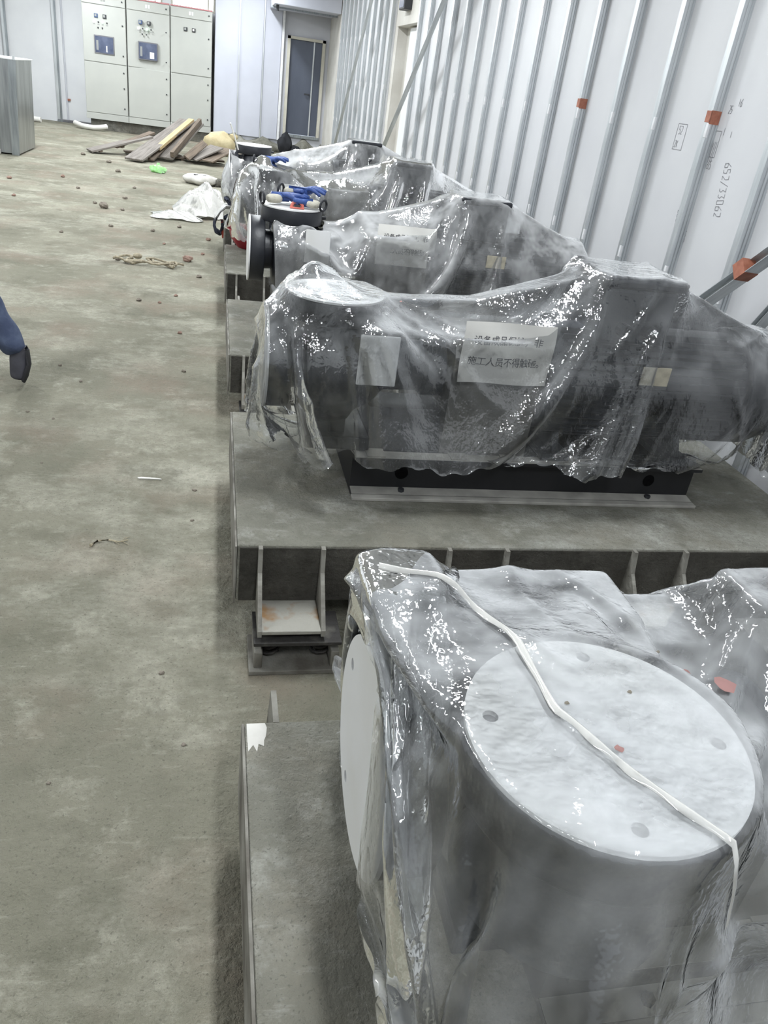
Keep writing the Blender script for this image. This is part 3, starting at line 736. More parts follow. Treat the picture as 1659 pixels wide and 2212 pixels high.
def crease(P, m, seed, n, cell):
    """sharp straight creases pressed into the sheet, mostly running down its sides"""
    rng = np.random.default_rng(seed); n0, n1 = P.shape[:2]
    T0 = np.gradient(P, axis=0); T1 = np.gradient(P, axis=1); Nn = np.cross(T0, T1); Nn /= np.linalg.norm(Nn, axis=-1)[..., None] + 1e-9
    I, J = np.meshgrid(np.arange(n0) * cell, np.arange(n1) * cell, indexing='ij'); h = np.zeros((n0, n1))
    for k in range(n):
        a = rng.normal(PI / 2, .55) if rng.random() < .7 else rng.uniform(0, PI)
        u0, v0 = rng.uniform(0, I.max()), rng.uniform(0, J.max()); ln = rng.uniform(.06, .26); w = rng.uniform(.006, .026); am = rng.uniform(.35, .9) * w * rng.choice([-.3, 1, 1])
        du, dv = I - u0, J - v0; s = du * math.cos(a) + dv * math.sin(a); d = -du * math.sin(a) + dv * math.cos(a) + .04 * np.sin(s * 9 + k)
        h += am * np.exp(-np.abs(d) / w) * np.clip(1 - (s / ln)**2, 0, 1)
    return P + Nn * (h * m)[..., None]
def trim(P, m, z, seed):
    """cut the hem where it hangs below z"""
    rng = np.random.default_rng(seed); n0, n1 = P.shape[:2]
    wv = z + .012 * np.sin(np.arange(n0) * .21 + seed)[:, None] + .006 * np.sin(np.arange(n0) * .67)[:, None]
    wv = np.broadcast_to(wv, (n0, n1)); low = P[..., 2] < wv
    nb = np.zeros((n0 + 2, n1 + 2), bool); nb[1:-1, 1:-1] = ~low
    touch = np.zeros((n0, n1), bool)
    for a in (0, 1, 2):
        for b in (0, 1, 2): touch |= nb[a:a + n0, b:b + n1]
    P[..., 2] = np.where(low & touch, wv, P[..., 2])
    return np.where(low & ~touch, 0, m)
def pump_prims(dx, dyd=0, neck_top=None):
    z = .725
    p = [('cx', .158 + dx, .30 + dx, 0, z, .158), ('cx', .275 + dx, .455 + dx, 0, z, .2),
         ('cx', .42 + dx, .78 + dx, 0, z, .12), ('bx', .89 + dx, -.01, .66, .15, .165, .205), ('cx', 1.04 + dx, 1.9 + dx, 0, z, .205), ('cx', 1.85 + dx, 1.93 + dx, 0, z, .175),
         ('bx', 1.315 + dx, 0, .95, .133, .138, .135), ('bx', 1.075 + dx, 0, .405, .625, .185, .07), ('bx', .48 + dx, -.185, .796, .064, .02, .08)]
    if neck_top: p.append(('cz', .365 + dx, dyd, .7, neck_top, .09))
    else: p += [('cz', .365 + dx, dyd, .64, .944, .151)]
    return p
def film_object(name, P, m, mat, label, y, grp, sub=0):
    n0, n1 = P.shape[:2]
    idx = np.arange(n0 * n1).reshape(n0, n1)
    q = np.stack([idx[:-1, :-1], idx[1:, :-1], idx[1:, 1:], idx[:-1, 1:]], -1).reshape(-1, 4)
    ok = m.ravel()[q].min(1) > 0
    o = raw(name, P.reshape(-1, 3).tolist(), q[ok].tolist(), mat, None, True)
    bm = bmesh.new(); bm.from_mesh(o.data); bmesh.ops.delete(bm, geom=[v for v in bm.verts if not v.link_faces], context='VERTS'); bm.to_mesh(o.data); bm.free()
    o.location = (0, y, 0)
    if sub:
        s = o.modifiers.new('smooth', 'SUBSURF'); s.levels = 1; s.render_levels = sub
    return tag(o, label, 'film', grp)
GRP = 'clear plastic films over the pumps'
def taut(dx, x0=.55):
    # the bag is pulled tight along its top from the flange to the terminal box and on to the fan end
    X = np.array([max(.5, x0), .8, 1.2, 1.45, 1.9]); X.sort()
    return [('rg', X + dx, np.interp(X, [.5, .8, 1.2, 1.45, 1.9], [.94, .955, 1.075, 1.075, .90]) - .005, np.array([.03, .03, .05, .06, .07]))]
def hem_tucks(dx, left, right, z=.485, skip_left=False):
    tk = []
    for v in (-1, 1):
        for (u, vv, x, yy) in ((-.14, .52, .40, .15), (.25, .80, .52, .17), (.72, .86, .60, .18), (1.05, .86, 1.02, .18), (1.52, .90, 1.14, .18), (1.8, .9, 1.55, .18), (2.1, .8, 1.66, .17), (2.4, .5, 1.72, .14)):
            if skip_left and u < .1: continue
            tk.append((u + dx, v * vv, x + dx, v * yy, z))
    if left: tk.append((-.31 + dx, 0, .34 + dx, 0, .5))
    if right: tk.append((2.52 + dx, 0, 1.74 + dx, 0, .52))
    return tk
x1 = PUMPS[0][0]
tkA = [q for q in hem_tucks(x1, False, True) if not (q[1] < 0 and q[0] < .8)]
PA, mA = film_sim(pump_prims(x1, DYD) + [('bx', .245, .085, .88, .045, .05, .074), ('bx', .42, .10, .83, .16, .06, .075), ('bx', .62, .08, .81, .15, .06, .065), ('bx', .86, .06, .87, .12, .05, .075)], -.40, 2.65, .99, .068, 1.18, .342, [(110, 12, .0015), (40, 8, .0006), (18, 6, .0003), (6, 4, .0002)], seed=3, tucks=tkA, squeeze=(.96, .86), xmin=.196, corner=.55, th=.008)
mA = trim(PA, mA, .352, 9)
PA = crease(PA, mA, 4, 150, .0085)
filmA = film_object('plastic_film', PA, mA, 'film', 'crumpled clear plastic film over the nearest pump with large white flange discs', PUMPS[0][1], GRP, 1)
PB, mB = film_sim(pump_prims(0) + taut(0) + [('sp', .30, .04, .955, .045)], -.40, 2.70, .97, .068, 1.18, .342, [(110, 12, .0015), (45, 8, .0006), (26, 6, .0003), (5, 4, .0002)], seed=5, tucks=hem_tucks(0, True, True), squeeze=(.95, .8), th=.008)
mB = trim(PB, mB, .478, 2); PB = crease(PB, mB, 6, 190, .0085)
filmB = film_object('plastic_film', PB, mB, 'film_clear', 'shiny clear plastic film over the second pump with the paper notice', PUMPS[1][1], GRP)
PC, mC = film_sim(pump_prims(.005, 0, 1.25) + taut(0, .7) + [('bx', .58, 0, .84, .07, .03, .04), ('bx', .72, 0, .86, .07, .03, .05)], .21, 2.66, .92, .068, 1.18, .342, [(100, 12, .0015), (40, 8, .0006), (16, 6, .0003)], seed=8, hole=(.37, 0, .115), tucks=hem_tucks(0, False, True, skip_left=True) + [(.24, -.55, .34, -.19, .5), (.24, .55, .34, .19, .5)], corner=.1, squeeze=(.96, .84))
mC = trim(PC, mC, .478, 3); PC = crease(PC, mC, 7, 150, .017)
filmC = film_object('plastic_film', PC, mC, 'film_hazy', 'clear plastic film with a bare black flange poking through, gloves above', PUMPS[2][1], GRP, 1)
PD = PB[::2, ::2].copy(); PD[..., 1] *= -1
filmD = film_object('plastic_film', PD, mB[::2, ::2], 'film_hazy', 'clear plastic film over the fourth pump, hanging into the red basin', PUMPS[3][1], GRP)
PE, mE = film_sim(pump_prims(-.05, 0, 1.25) + taut(-.05, .7) + [('bx', .58, 0, .86, .07, .03, .04)], -.37, 2.55, .86, .068, 1.18, .342, [(90, 10, .0015), (35, 8, .0006)], seed=11, hole=(.315, 0, .125), tucks=hem_tucks(-.05, True, True))
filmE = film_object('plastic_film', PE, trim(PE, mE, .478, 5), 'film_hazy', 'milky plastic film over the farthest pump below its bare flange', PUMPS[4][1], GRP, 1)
def film_top(P, x, y):
    F = P.reshape(-1, 3); d = np.hypot(F[:, 0] - x, F[:, 1] - y); i = d < .02
    return F[i, 2].max() if i.any() else F[np.argmin(d), 2]
def ribbon(name, P, path, w, mat, parent, n=60, lift=.004):
    """a folded seam lying on top of the film along a plan path (film coordinates)"""
    pts = np.array(path, float); t = np.linspace(0, len(pts) - 1, n)
    x = np.interp(t, range(len(pts)), pts[:, 0]); y = np.interp(t, range(len(pts)), pts[:, 1])
    k = np.array([1, 2, 3, 2, 1]) / 9.
    z = np.array([film_top(P, a, b) for a, b in zip(x, y)]); z = np.convolve(np.pad(z, 2, 'edge'), k, 'valid')
    V = []; F = []
    for i in range(n):
        dx, dy = x[min(i + 1, n - 1)] - x[max(i - 1, 0)], y[min(i + 1, n - 1)] - y[max(i - 1, 0)]; L = math.hypot(dx, dy) + 1e-9
        nx_, ny_ = -dy / L * w, dx / L * w
        wob = 1 + .3 * math.sin(i * .9)
        V += [(x[i] + nx_ * wob, y[i] + ny_ * wob, z[i] + lift * .2), (x[i] + nx_ * .3, y[i] + ny_ * .3, z[i] + lift + w * .35), (x[i] - nx_ * .3, y[i] - ny_ * .3, z[i] + lift + w * .35), (x[i] - nx_ * wob, y[i] - ny_ * wob, z[i] + lift * .2)]
        if i:
            a = 4 * i
            for q in range(3): F.append((a - 4 + q, a - 3 + q, a + 1 + q, a + q))
    return raw(name, V, F, mat, parent, True)
y1 = PUMPS[0][1]
ribbon('seam_fold', PA, [(.215, .81 - y1), (.29, .784 - y1), (.33, .728 - y1), (.354, .651 - y1), (.361, .553 - y1), (.383, .506 - y1), (.407, .463 - y1), (.442, .411 - y1), (.478, .36 - y1)], .0045, 'film_milky', filmA)
def spot(P, x, y, r, mat, parent, seed):
    rr = random.Random(seed); n = 9; z = film_top(P, x, y) + .002
    V = [(x, y, z + .0015)] + [(x + r * rr.uniform(.6, 1.2) * math.cos(2 * PI * i / n), y + r * rr.uniform(.6, 1.2) * math.sin(2 * PI * i / n), film_top(P, x, y) + .0005) for i in range(n)]
    raw('dirt_spot', V, [(0, 1 + i, 1 + (i + 1) % n) for i in range(n)], mat, parent)
for i, (x, y, r, m) in enumerate(((.377, .563, .0028, 'spot_dirt'), (.379, .508, .002, 'spot_dirt'), (.407, .498, .005, 'spot_red'), (.362, .55, .002, 'spot_dirt'), (.411, .465, .004, 'spot_dirt'), (.459, .577, .003, 'spot_dirt'), (.66, .66, .016, 'spot_red'), (.63, .70, .006, 'spot_red'), (.62, .64, .004, 'spot_dirt'), (.56, .68, .003, 'spot_dirt'))):
    spot(PA, x, y - y1, r, m, filmA, i)
spot(PB, .56, 2.31 - PUMPS[1][1], .006, 'spot_red', filmB, 31)
# ================================================================ switch cabinets
YC = 18.7
cb = struct('trim_1', MB().box(-2.55, -.1, YC + .03, YF - .02, 0, .2, .006), 'mortar')
CX = [(-2.625, -1.795), (-1.787, -.957), (-.949, -.125)]
clab = ['pale grey switch cabinet at the left end with a dark display and blue meter', 'pale grey middle switch cabinet, its upper door slightly ajar', 'plain pale grey switch cabinet at the right end without a display']
for k, (x0, x1_) in enumerate(CX):
    w = x1_ - x0
    t = thing('switch_cabinet', (x0, YC, .2), clab[k], 'cabinet', 'switch cabinets at the far wall')
    MB().box(.004, w - .004, .012, .82, 0, 2.2, .004).build('body', 'cabinet_grey', t)
    MB().box(.0, w, -.004, .02, 0, .115, .003).build('skirt', 'cabinet_grey', t)
    MB().box(.012, w - .012, -.006, .014, 2.03, 2.195, .003).build('header_panel', 'cabinet_grey', t)
    dl = MB().box(.012, w - .012, -.006, .014, .125, 1.03, .003).build('lower_door', 'cabinet_grey', t)
    rot = Matrix.Rotation(.05, 3, 'Z') if k == 1 else None
    du = MB().box(.012, w - .012, -.006, .014, 1.045, 2.015, .003, rot, (.012, 0, 1.5)).build('upper_door', 'cabinet_grey', t)
    oy = -.04 if k == 1 else 0
    for (par, zs) in ((dl, (.25, .62, .9)), (du, (1.2, 1.72))):
        for z in zs:
            shared('lock', 'cab_lock', lambda b: b.cyl((0, -.004, 0), (0, -.018, 0), .014, n=10), 'dark_part', par, False, (w - .07, oy if par == du else 0, z))
    MB().cyl((w - .07, -.004, 2.12), (w - .07, -.018, 2.12), .014, n=10).build('lock', 'dark_part', t)
    for j in range(2):
        MB().box(w * .46 + j * .05 - .018, w * .46 + j * .05 + .018, -.012, -.006, 2.085, 2.145).build('name_label', 'clip_white' if k else 'cabinet_edge', t)
    for (mx, mm) in (((.27, 'meter_blue'), (.43, 'dark_part')) if k < 2 else ((.3, 'dark_part'), (.46, 'dark_part'))):
        q = MB().box(mx - .035, mx + .035, -.022 + oy * .6, 0, 1.80, 1.87, .004).build('meter', mm, du)
        MB().box(mx - .025, mx + .01, -.0235 + oy * .6, -.022 + oy * .6, 1.82, 1.86).build('dial', 'pvc_white' if k == 2 and mx > .4 else 'cabinet_edge', du)
    if k < 2:
        for j, mm in enumerate(('lamp_white', 'dark_part', 'lamp_green', 'dark_part')):
            MB().cyl((.23 + j * .08, oy * .5, 1.73), (.23 + j * .08, -.02 + oy * .5, 1.73), .022 if 'lamp' in mm else .014, n=14, bev=.004).build('indicator_lamp' if 'lamp' in mm else 'push_button', mm, du)
            MB().box(.21 + j * .08, .25 + j * .08, -.009 + oy * .5, -.007 + oy * .5, 1.683, 1.697).build('button_label', 'cabinet_edge', du)
        for j in range(2):
            MB().cyl((.30 + j * .08, oy * .5, 1.635), (.30 + j * .08, -.02 + oy * .5, 1.635), .014, n=12).build('push_button', 'dark_part', du)
        dp = MB().box(.215, .595, -.02 + oy * .6, -.002, 1.19, 1.51, .005).build('display_frame', 'pipe_grey', du)
        MB().box(.235, .575, -.024 + oy * .6, -.02 + oy * .6, 1.21, 1.49).build('display_glass', 'dark_glass', du)
        MB().box(.255, .295, -.0255 + oy * .6, -.024 + oy * .6, 1.25, 1.42).build('scale_strip', 'cabinet_edge', du)
        MB().box(.44, .44 + (.022 if k == 0 else .085), -.0262 + oy * .6, -.024 + oy * .6, 1.23, 1.34).build('paper_tag', 'paper', du)
    if k:
        MB().box(.004, w - .004, -.01, .05, 2.2, 2.225).build('top_rail', 'red_rail', t)

# ---------------------------------------------------------------- far left: steel tank, pipes, wall studs
t = thing('steel_tank', (-3.75, 12.9, 0), 'brushed stainless steel box standing at the left edge with a bent rim', 'tank')
b = MB(); b.prism([(0, .02), (1.0, .02), (1.04, 1.2), (0, 1.2)], 'Y', 0, 1.1); b.build('body', 'stainless', t)
MB().box(-.01, 1.055, -.015, 1.12, 1.2, 1.215, .003).build('lid', 'clip_white', t)
MB().prism([(.9, .0), (1.0, .0), (1.055, 1.2), (.955, 1.2)], 'Y', -.012, -.001).build('corner_strip', 'galv_dark', t)
MB().cyl((1.03, -.01, 1.2), (1.03, -.01, 1.25), .02, n=10).build('rim_corner', 'galv', t)
MB().box(.6, .75, -.03, .05, 0, .06, .004).build('foot_block', 'bag_white', t)
t = thing('steel_pipe_stub', (-3.75, 18.3, 0), 'short grey pipe lying on the floor behind the steel tank', 'pipe')
b = MB(); b.lathe([(.15, -.3), (.15, 0), (.137, 0), (.137, -.29)], (0, 0, .15), 'X', 36); b.build('pipe_wall', 'pipe_grey', t, True)
MB().lathe([(.137, -.003), (.152, -.003), (.152, .003), (.137, .003)], (0, 0, .15), 'X', 36).build('rim', 'dark_part', t, True)
t = thing('short_white_pipe', (-3.66, 18.75, 0), 'short pale pipe offcut on the floor beside the grey pipe stub', 'pipe')
MB().lathe([(.05, -.15), (.05, .13), (.043, .13), (.043, -.14)], (0, 0, .05), 'X', 20).build('pipe_wall', 'pvc_white', t, True)
t = thing('bent_white_pipe', (-2.55, 18.3, 0), 'bent white plastic pipe lying on the floor before the cabinets', 'pipe')
pp = [(-.30 + .63 * i / 16, .35 - .9 * (i / 16) + .75 * (i / 16)**2, .055 + .15 * max(0, (.35 - i / 16))**1.5 + .14 * max(0, i / 16 - .6)**1.5) for i in range(17)]
MB().tube(pp, .048, 14).build('pipe_wall', 'pvc_white', t, True)
MB().tube([pp[-1], (pp[-1][0] + .01, pp[-1][1] + .003, pp[-1][2] + .003)], .052, 14).build('pipe_end', 'clip_white', t, True)
for x, lab in ((-3.33, 'galvanised stud on the far wall left of the switch cabinets'), (-4.29, 'galvanised stud on the far wall behind the steel tank')):
    t = thing('wall_stud', (x, YF - .06, 0), lab, 'stud')
    MB().box(0, .05, .0, .058, .01, ZC - .01).build('side_flange', 'galv', t)
    MB().box(.0505, .085, .008, .058, .01, ZC - .01).build('web', 'galv_dark', t)
    MB().box(-.01, .1, -.03, .055, .0, .035).build('floor_track', 'galv_dark', t)
t = thing('wall_conduit', (-3.13, YF - .02, 0), 'thin grey conduit running up the far wall left of the cabinets', 'conduit')
MB().cyl((0, 0, .03), (-.01, 0, ZC - .02), .018, n=10).build('tube', 'wall_grey', t, True)
MB().box(.0, .07, -.012, .012, .42, .46, .003).build('tape', 'tape_orange', t)
MB().box(-.2, .55, -.06, .015, 0, .05, .006).build('floor_channel', 'pipe_grey', t)

# ---------------------------------------------------------------- planks, sacks, litter
def plank(p, q, w, th, mat, lab, roll=0):
    p, q = Vector(p), Vector(q); d = q - p; L = d.length
    t = thing('plank', tuple(p), lab, 'plank', 'loose planks in the heap')
    ex = d.normalized(); ey = Vector((0, 0, 1)).cross(ex).normalized(); ez = ex.cross(ey)
    M = Matrix((ex, ey, ez)).transposed() @ Matrix.Rotation(roll, 3, 'X')
    b = MB(); b.box(0, L, -w / 2, w / 2, 0, th, .004); 
    for v in b.bm.verts: v.co += Vector((0, .006 * math.sin(v.co.x * 5), .008 * math.sin(v.co.x * 3 + w)))
    bd = b.build('board', mat, t)
    t.rotation_euler = M.to_euler()
    MB().box(L * .12, L * .12 + .05, -w / 2 + .01, w / 2 - .01, -.022, -.002).build('cleat', 'wood_brown', t)
    return t
plank((-1.26, 13.72, .02), (-.50, 15.6, .56), .30, .03, 'wood_grey', 'wide grey plank sloping up at the left middle of the heap')
plank((-1.02, 13.95, .02), (-.52, 15.75, .50), .10, .025, 'wood_brown', 'narrow brown batten beside the wide sloping plank')
plank((-.93, 14.25, .16), (-.43, 15.5, .575), .10, .05, 'wood_tan', 'fresh yellow timber batten lying on the heap')
plank((-.83, 14.25, .04), (-.36, 15.6, .54), .30, .03, 'wood_grey', 'grey board under the yellow batten')
plank((-.70, 14.2, .08), (-.28, 15.5, .56), .06, .09, 'wood_brown', 'square brown stick on the right rim of the grey board')
plank((-2.0, 14.35, .01), (-1.08, 14.75, .30), .30, .03, 'wood_grey', 'flat weathered board at the left tip of the heap')
plank((-1.62, 14.45, .10), (-1.05, 14.9, .34), .16, .035, 'wood_brown', 'short weathered board on the left tip board')
plank((-.98, 14.6, .02), (-.68, 15.9, .44), .14, .03, 'wood_grey', 'grey plank half hidden behind the wide sloping plank')
plank((-.48, 14.3, .08), (-.20, 14.75, .30), .12, .03, 'wood_brown', 'short dark board standing on edge in the heap', .6)
plank((-.42, 14.5, .05), (.02, 14.75, .26), .42, .025, 'wood_grey', 'square plywood offcut leaning at the right of the heap')
plank((-.20, 14.35, .06), (.18, 14.85, .24), .36, .025, 'wood_brown', 'brown plywood offcut at the right end of the heap')
plank((-.70, 14.75, .02), (.12, 14.95, .03), .2, .03, 'wood_brown', 'plank lying flat on the floor under the plywood offcuts')
plank((-1.5, 14.75, .02), (-.6, 15.0, .03), .2, .03, 'wood_brown', 'plank lying flat on the floor under the sloping planks')
def blob(mb, c, r, sc, seed, amp=.15, u=20, v=12):
    g = bmesh.ops.create_uvsphere(mb.bm, u_segments=u, v_segments=v, radius=1)
    rr = random.Random(seed); ph = [rr.uniform(0, 6) for _ in range(6)]
    for w in g['verts']:
        a, b_, c_ = w.co; n = 1 + amp * (math.sin(3 * a + ph[0]) * math.sin(4 * b_ + ph[1]) + .6 * math.sin(7 * a + ph[2] + 3 * c_) * math.sin(6 * b_ + ph[3]))
        w.co = Vector((c[0] + a * n * r * sc[0], c[1] + b_ * n * r * sc[1], max(c[2] + c_ * n * r * sc[2], .002)))
    return mb
t = thing('woven_sack', (.05, 16.4, 0), 'yellowish woven sack slumped behind the plank heap', 'sack')
blob(MB(), (0, 0, .17), .3, (1.0, .6, .75), 4).build('sack_body', 'sack_tan', t, True)
blob(MB(), (.26, .0, .33), .07, (1.2, .8, .9), 9, .25, 12, 8).build('tied_neck', 'sack_tan', t, True)
t = thing('cement_bag', (-.2, 12.0, 0), 'white paper cement bag lying open on the floor before the planks', 'bag')
blob(MB(), (0, 0, .06), .3, (.8, .75, .25), 14, .1).build('bag_body', 'bag_white', t, True)
blob(MB(), (.27, -.05, .05), .1, (1, 1, .5), 15, .3, 14, 8).build('spilled_lump', 'mortar', t, True)
MB().box(-.1, -.04, -.1, -.04, .128, .13).box(.0, .07, -.1, -.04, .128, .13).build('print', 'ink', t)
t = thing('green_bag', (-.83, 12.75, 0), 'small crumpled bright green plastic bag on the floor', 'bag')
blob(MB(), (0, 0, .04), .085, (1.1, .9, .7), 21, .35, 14, 9).build('bag_body', 'bag_green', t, True)
blob(MB(), (.0, 0, .1), .03, (.7, .7, 1.2), 22, .3, 10, 6).build('bag_knot', 'bag_green', t, True)
t = thing('black_bag', (1.42, 18.25, 0), 'black bundle leaning below the door sill', 'bag')
blob(MB(), (0, 0, .2), .2, (.75, .5, .95), 24, .25).build('bag_body', 'band_black', t, True)
blob(MB(), (.22, 0, .1), .1, (1, .7, 1), 25, .25, 14, 8).build('loose_end', 'band_black', t, True)
# crumpled leftover film on the floor
def heap(name, x, y, sx, sy, h, seed, mat, lab):
    n = 46; rr = np.random.default_rng(seed); V = []; F = []
    ph = rr.uniform(0, 6, 12); kx = rr.uniform(2, 9, 12); ky = rr.uniform(2, 9, 12)
    for i in range(n):
        for j in range(n):
            u, v = i / (n - 1) * 2 - 1, j / (n - 1) * 2 - 1
            r = min(1, math.hypot(u, v) / 1.15); base = max(0, 1 - r * r)**1.2
            z = sum(abs(math.sin(kx[q] * u + ky[q] * v + ph[q])) for q in range(12)) / 12
            V.append((u * sx * (1 + .1 * math.sin(3 * v + ph[0])), v * sy * (1 + .12 * math.sin(4 * u + ph[1])), .004 + h * base * (.35 + 1.1 * (z - .4) + .4 * base) + .01 * z))
    for i in range(n - 1):
        for j in range(n - 1):
            a = i * n + j; c = (i / (n - 1) * 2 - 1), (j / (n - 1) * 2 - 1)
            if math.hypot(*c) < 1.16: F.append((a, a + n, a + n + 1, a + 1))
    o = raw(name, [(a, b, max(c, .004)) for a, b, c in V], F, mat, None, True, (x, y, 0))
    return tag(o, lab, 'film', 'scrap film on the floor')
heap('scrap_film', -.12, 9.55, .32, .42, .26, 2, 'film_milky', 'heap of milky scrap film against the plinth row')
heap('scrap_film', -.40, 9.1, .28, .22, .06, 5, 'film_milky', 'flat sheet of scrap film spread left of the film heap')
t = thing('rope', (-.5, 6.8, 0), 'tangled dirty rope lying on the concrete floor', 'rope')
rp = []
for i in range(90):
    a = i / 89; rp.append((-.27 + .52 * a + .06 * math.sin(a * 19), .10 * math.sin(a * 13 + 1) * (1 - .3 * a) - .12 * a, .012 + .014 * abs(math.sin(a * 31))))
MB().tube(rp, .010, 7).build('strand', 'rope', t, True)
rp2 = [(-.05 + .25 * math.sin(i * .16), .06 * math.cos(i * .21) - .05 - .002 * i, .03 + .008 * math.sin(i)) for i in range(40)]
MB().tube(rp2, .009, 7).build('strand', 'rope', t, True)
MB().sph((-.12, .06, .035), .03, 10, 7, (1.3, 1, .8)).build('knot', 'rope', t, True)
t = thing('dry_root', (-.33, 2.41, 0), 'thin dry root with fine branches on the near floor', 'root')
MB().tube([(-.065, -.03, .006), (-.045, .0, .007), (-.01, .008, .006), (.025, -.004, .006), (.055, .01, .006)], [.006, .004, .003, .0025, .0015], 6).build('stem', 'root', t, True)
for (a, b_) in (((.02, .0), (.06, -.02)), ((.03, .0), (.05, .03)), ((-.01, .006), (.03, -.02)), ((.04, .004), (.058, .034))):
    MB().tube([(a[0], a[1], .005), ((a[0] + b_[0]) / 2, (a[1] + b_[1]) / 2 + .006, .006), (b_[0], b_[1], .004)], [.0016, .0014, .0008], 5).build('branch', 'root', t, True)
t = thing('wood_splinter', (-.24, 2.9, 0), 'pale wood splinter lying on the near floor', 'splinter')
MB().prism([(-.045, .003), (-.03, .008), (.045, -.002), (.05, -.006), (-.04, -.004)], 'Z', .001, .006).build('sliver', 'pvc_white', t)
STN = [(-1.164, 9.206, .075, 0), (-.768, 6.793, .03, 0), (-.221, 6.972, .06, 1), (-1.288, 9.442, .03, 0), (-.971, 9.179, .03, 0), (-.787, 4.184, .014, 0), (-.651, 3.96, .013, 0), (-.504, 5.593, .025, 0), (-.264, 5.796, .02, 1), (-.364, 5.575, .018, 1), (-2.028, 13.872, .05, 0), (-1.577, 13.238, .05, 0), (-1.345, 12.293, .05, 0), (-1.026, 9.979, .035, 0), (-.98, 8.199, .03, 0), (-.114, 6.423, .03, 0), (-.058, 7.971, .035, 1), (-.59, 8.169, .03, 0), (-.821, 3.537, .010, 0), (-.7, 3.47, .010, 0), (-.667, 3.017, .008, 0), (-.058, 2.81, .012, 0), (-.061, 2.57, .010, 0), (-.1, 7.3, .025, 1), (-1.9, 11.2, .04, 1), (-2.4, 10.6, .04, 1), (-1.6, 10.4, .03, 0), (-2.1, 9.4, .03, 1), (-.35, 8.5, .03, 0), (-.2, 4.9, .02, 1), (-.15, 4.2, .018, 0), (-.45, 7.6, .02, 1), (-1.35, 7.7, .025, 0), (-1.0, 10.9, .03, 0), (-.35, 1.35, .008, 0), (-.12, 1.72, .012, 0), (-.05, 1.45, .009, 0)]
for i, (x, y, r, red) in enumerate(STN):
    big = {0: 'dark square stone chip, largest on the far floor', 2: 'reddish stone lump right of the rope'}.get(i)
    o = blob(MB(), (0, 0, r * .4), r * .6, (1.2, .9, .75), i, .28, 9, 6).build('stone_chip', 'brick_chip' if red else 'stone', None)
    o.location = (x, y, -.002); tag(o, big or ('small reddish chip loose on the concrete floor' if red else 'small grey chip loose on the concrete floor'), 'stone', 'loose chips on the floor')

# ---------------------------------------------------------------- on the pumps: gloves, clip, stick; basin and clothing on the plinths
def glove(loc, rz, lab, curl=.5, flip=1, scale=1.0, blue=True):
    t = thing('work_glove', loc, lab, 'glove', 'work gloves on the pumps', rz)
    s = scale
    V = [(0, 0, .02), (.04, 0, .022), (.075, 0, .024)]; E = [(0, 1), (1, 2)]; Rr = [(.04, .018), (.042, .02), (.04, .018)]
    skinned('knit_body', [(a * s, b * s, c * s) for a, b, c in V], E, [(p * s, q * s) for p, q in Rr], 'glove_knit', t, 2)
    V = [(.075, 0, .026), (.1, 0, .028)]; E = [(0, 1)]; Rr = [(.042, .019), (.04, .018)]
    tips = [(-.03, .075, .9), (-.01, .09, .75), (.012, .088, .6), (.032, .07, .5)]
    for (yy, ln, ph) in tips:
        n0 = len(V)
        for q in range(1, 4):
            f = q / 3; V.append((.1 + ln * f, yy * (1 + .25 * f), .028 + .018 * math.sin(ph * 3 * f + curl)))
            Rr.append((.0105 - .001 * q, .0105 - .001 * q)); E.append((1 if q == 1 else n0 + q - 2, n0 + q - 1))
    n0 = len(V)
    for q in range(1, 4):
        f = q / 3; V.append((.05 + .055 * f, flip * (.035 + .035 * f), .024 + .012 * f)); Rr.append((.011, .011)); E.append((0 if q == 1 else n0 + q - 2, n0 + q - 1))
    skinned('coated_palm', [(a * s, b * s, c * s) for a, b, c in V], E, [(p * s, q * s) for p, q in Rr], 'glove_blue' if blue else 'glove_knit', t, 1)
    MB().tube([(s * (-.012), s * .044 * math.cos(a * PI / 10), s * (.022 + .022 * math.sin(a * PI / 10))) for a in range(21)], .0055 * s, 6).build('cuff_band', 'band_black', t, True)
    return t
zf = .944
glove((.235, 4.02, zf), .15, 'work glove on the bare flange, black cuff hanging over the left rim', .3, 1, 1.15)
glove((.33, 4.14, zf + .03), -.35, 'work glove piled on top at the back, cuff pointing left', .8, -1, 1.15)
g_ = glove((.50, 3.97, zf), 2.7, 'work glove on the bare flange with its cuff at the right rim', .2, 1, 1.1)
glove((.26, 5.68, .957), -.1, 'blue and white work glove on the wrapped fourth pump', .5, 1, 1.15)
t = thing('red_clip', (.385, 3.955, zf), 'small salmon red plastic clip beside the gloves', 'clip')
MB().tube([(.026 * math.cos(a * PI / 10), 0, .006 + .026 * math.sin(a * PI / 10)) for a in range(11)], .008, 8).build('bow', 'clip_red', t, True)
MB().box(-.034, .034, -.012, .012, 0, .008, .002).build('base', 'clip_red', t)
MB().box(-.014, .014, -.01, .01, .008, .018).build('jaw', 'dark_part', t)
t = thing('thin_stick', (.15, 7.22, .90), 'thin pale stick leaning on the farthest bare flange', 'stick')
MB().tube([(.03, -.02, 0), (.0, -.015, .09), (-.04, -.02, .19)], .006, 7).build('rod', 'pvc_white', t, True)
MB().sph((-.04, -.02, .19), .008, 8, 6).build('tip', 'clip_white', t, True)
t = thing('red_basin', (.27, 6.11, ZP), 'red plastic basin on the fourth plinth under hanging film', 'basin')
MB().lathe([(.0, .0), (.1, .0), (.15, .06), (.17, .13), (.18, .135), (.182, .128), (.165, .125), (.142, .06), (.095, .008), (0, .008)], (0, 0, 0), 'Z', 36).build('bowl', 'basin_red', t, True)
blob(MB(), (0, 0, .06), .11, (1, 1, .35), 41, .2).build('contents', 'dark_part', t, True)
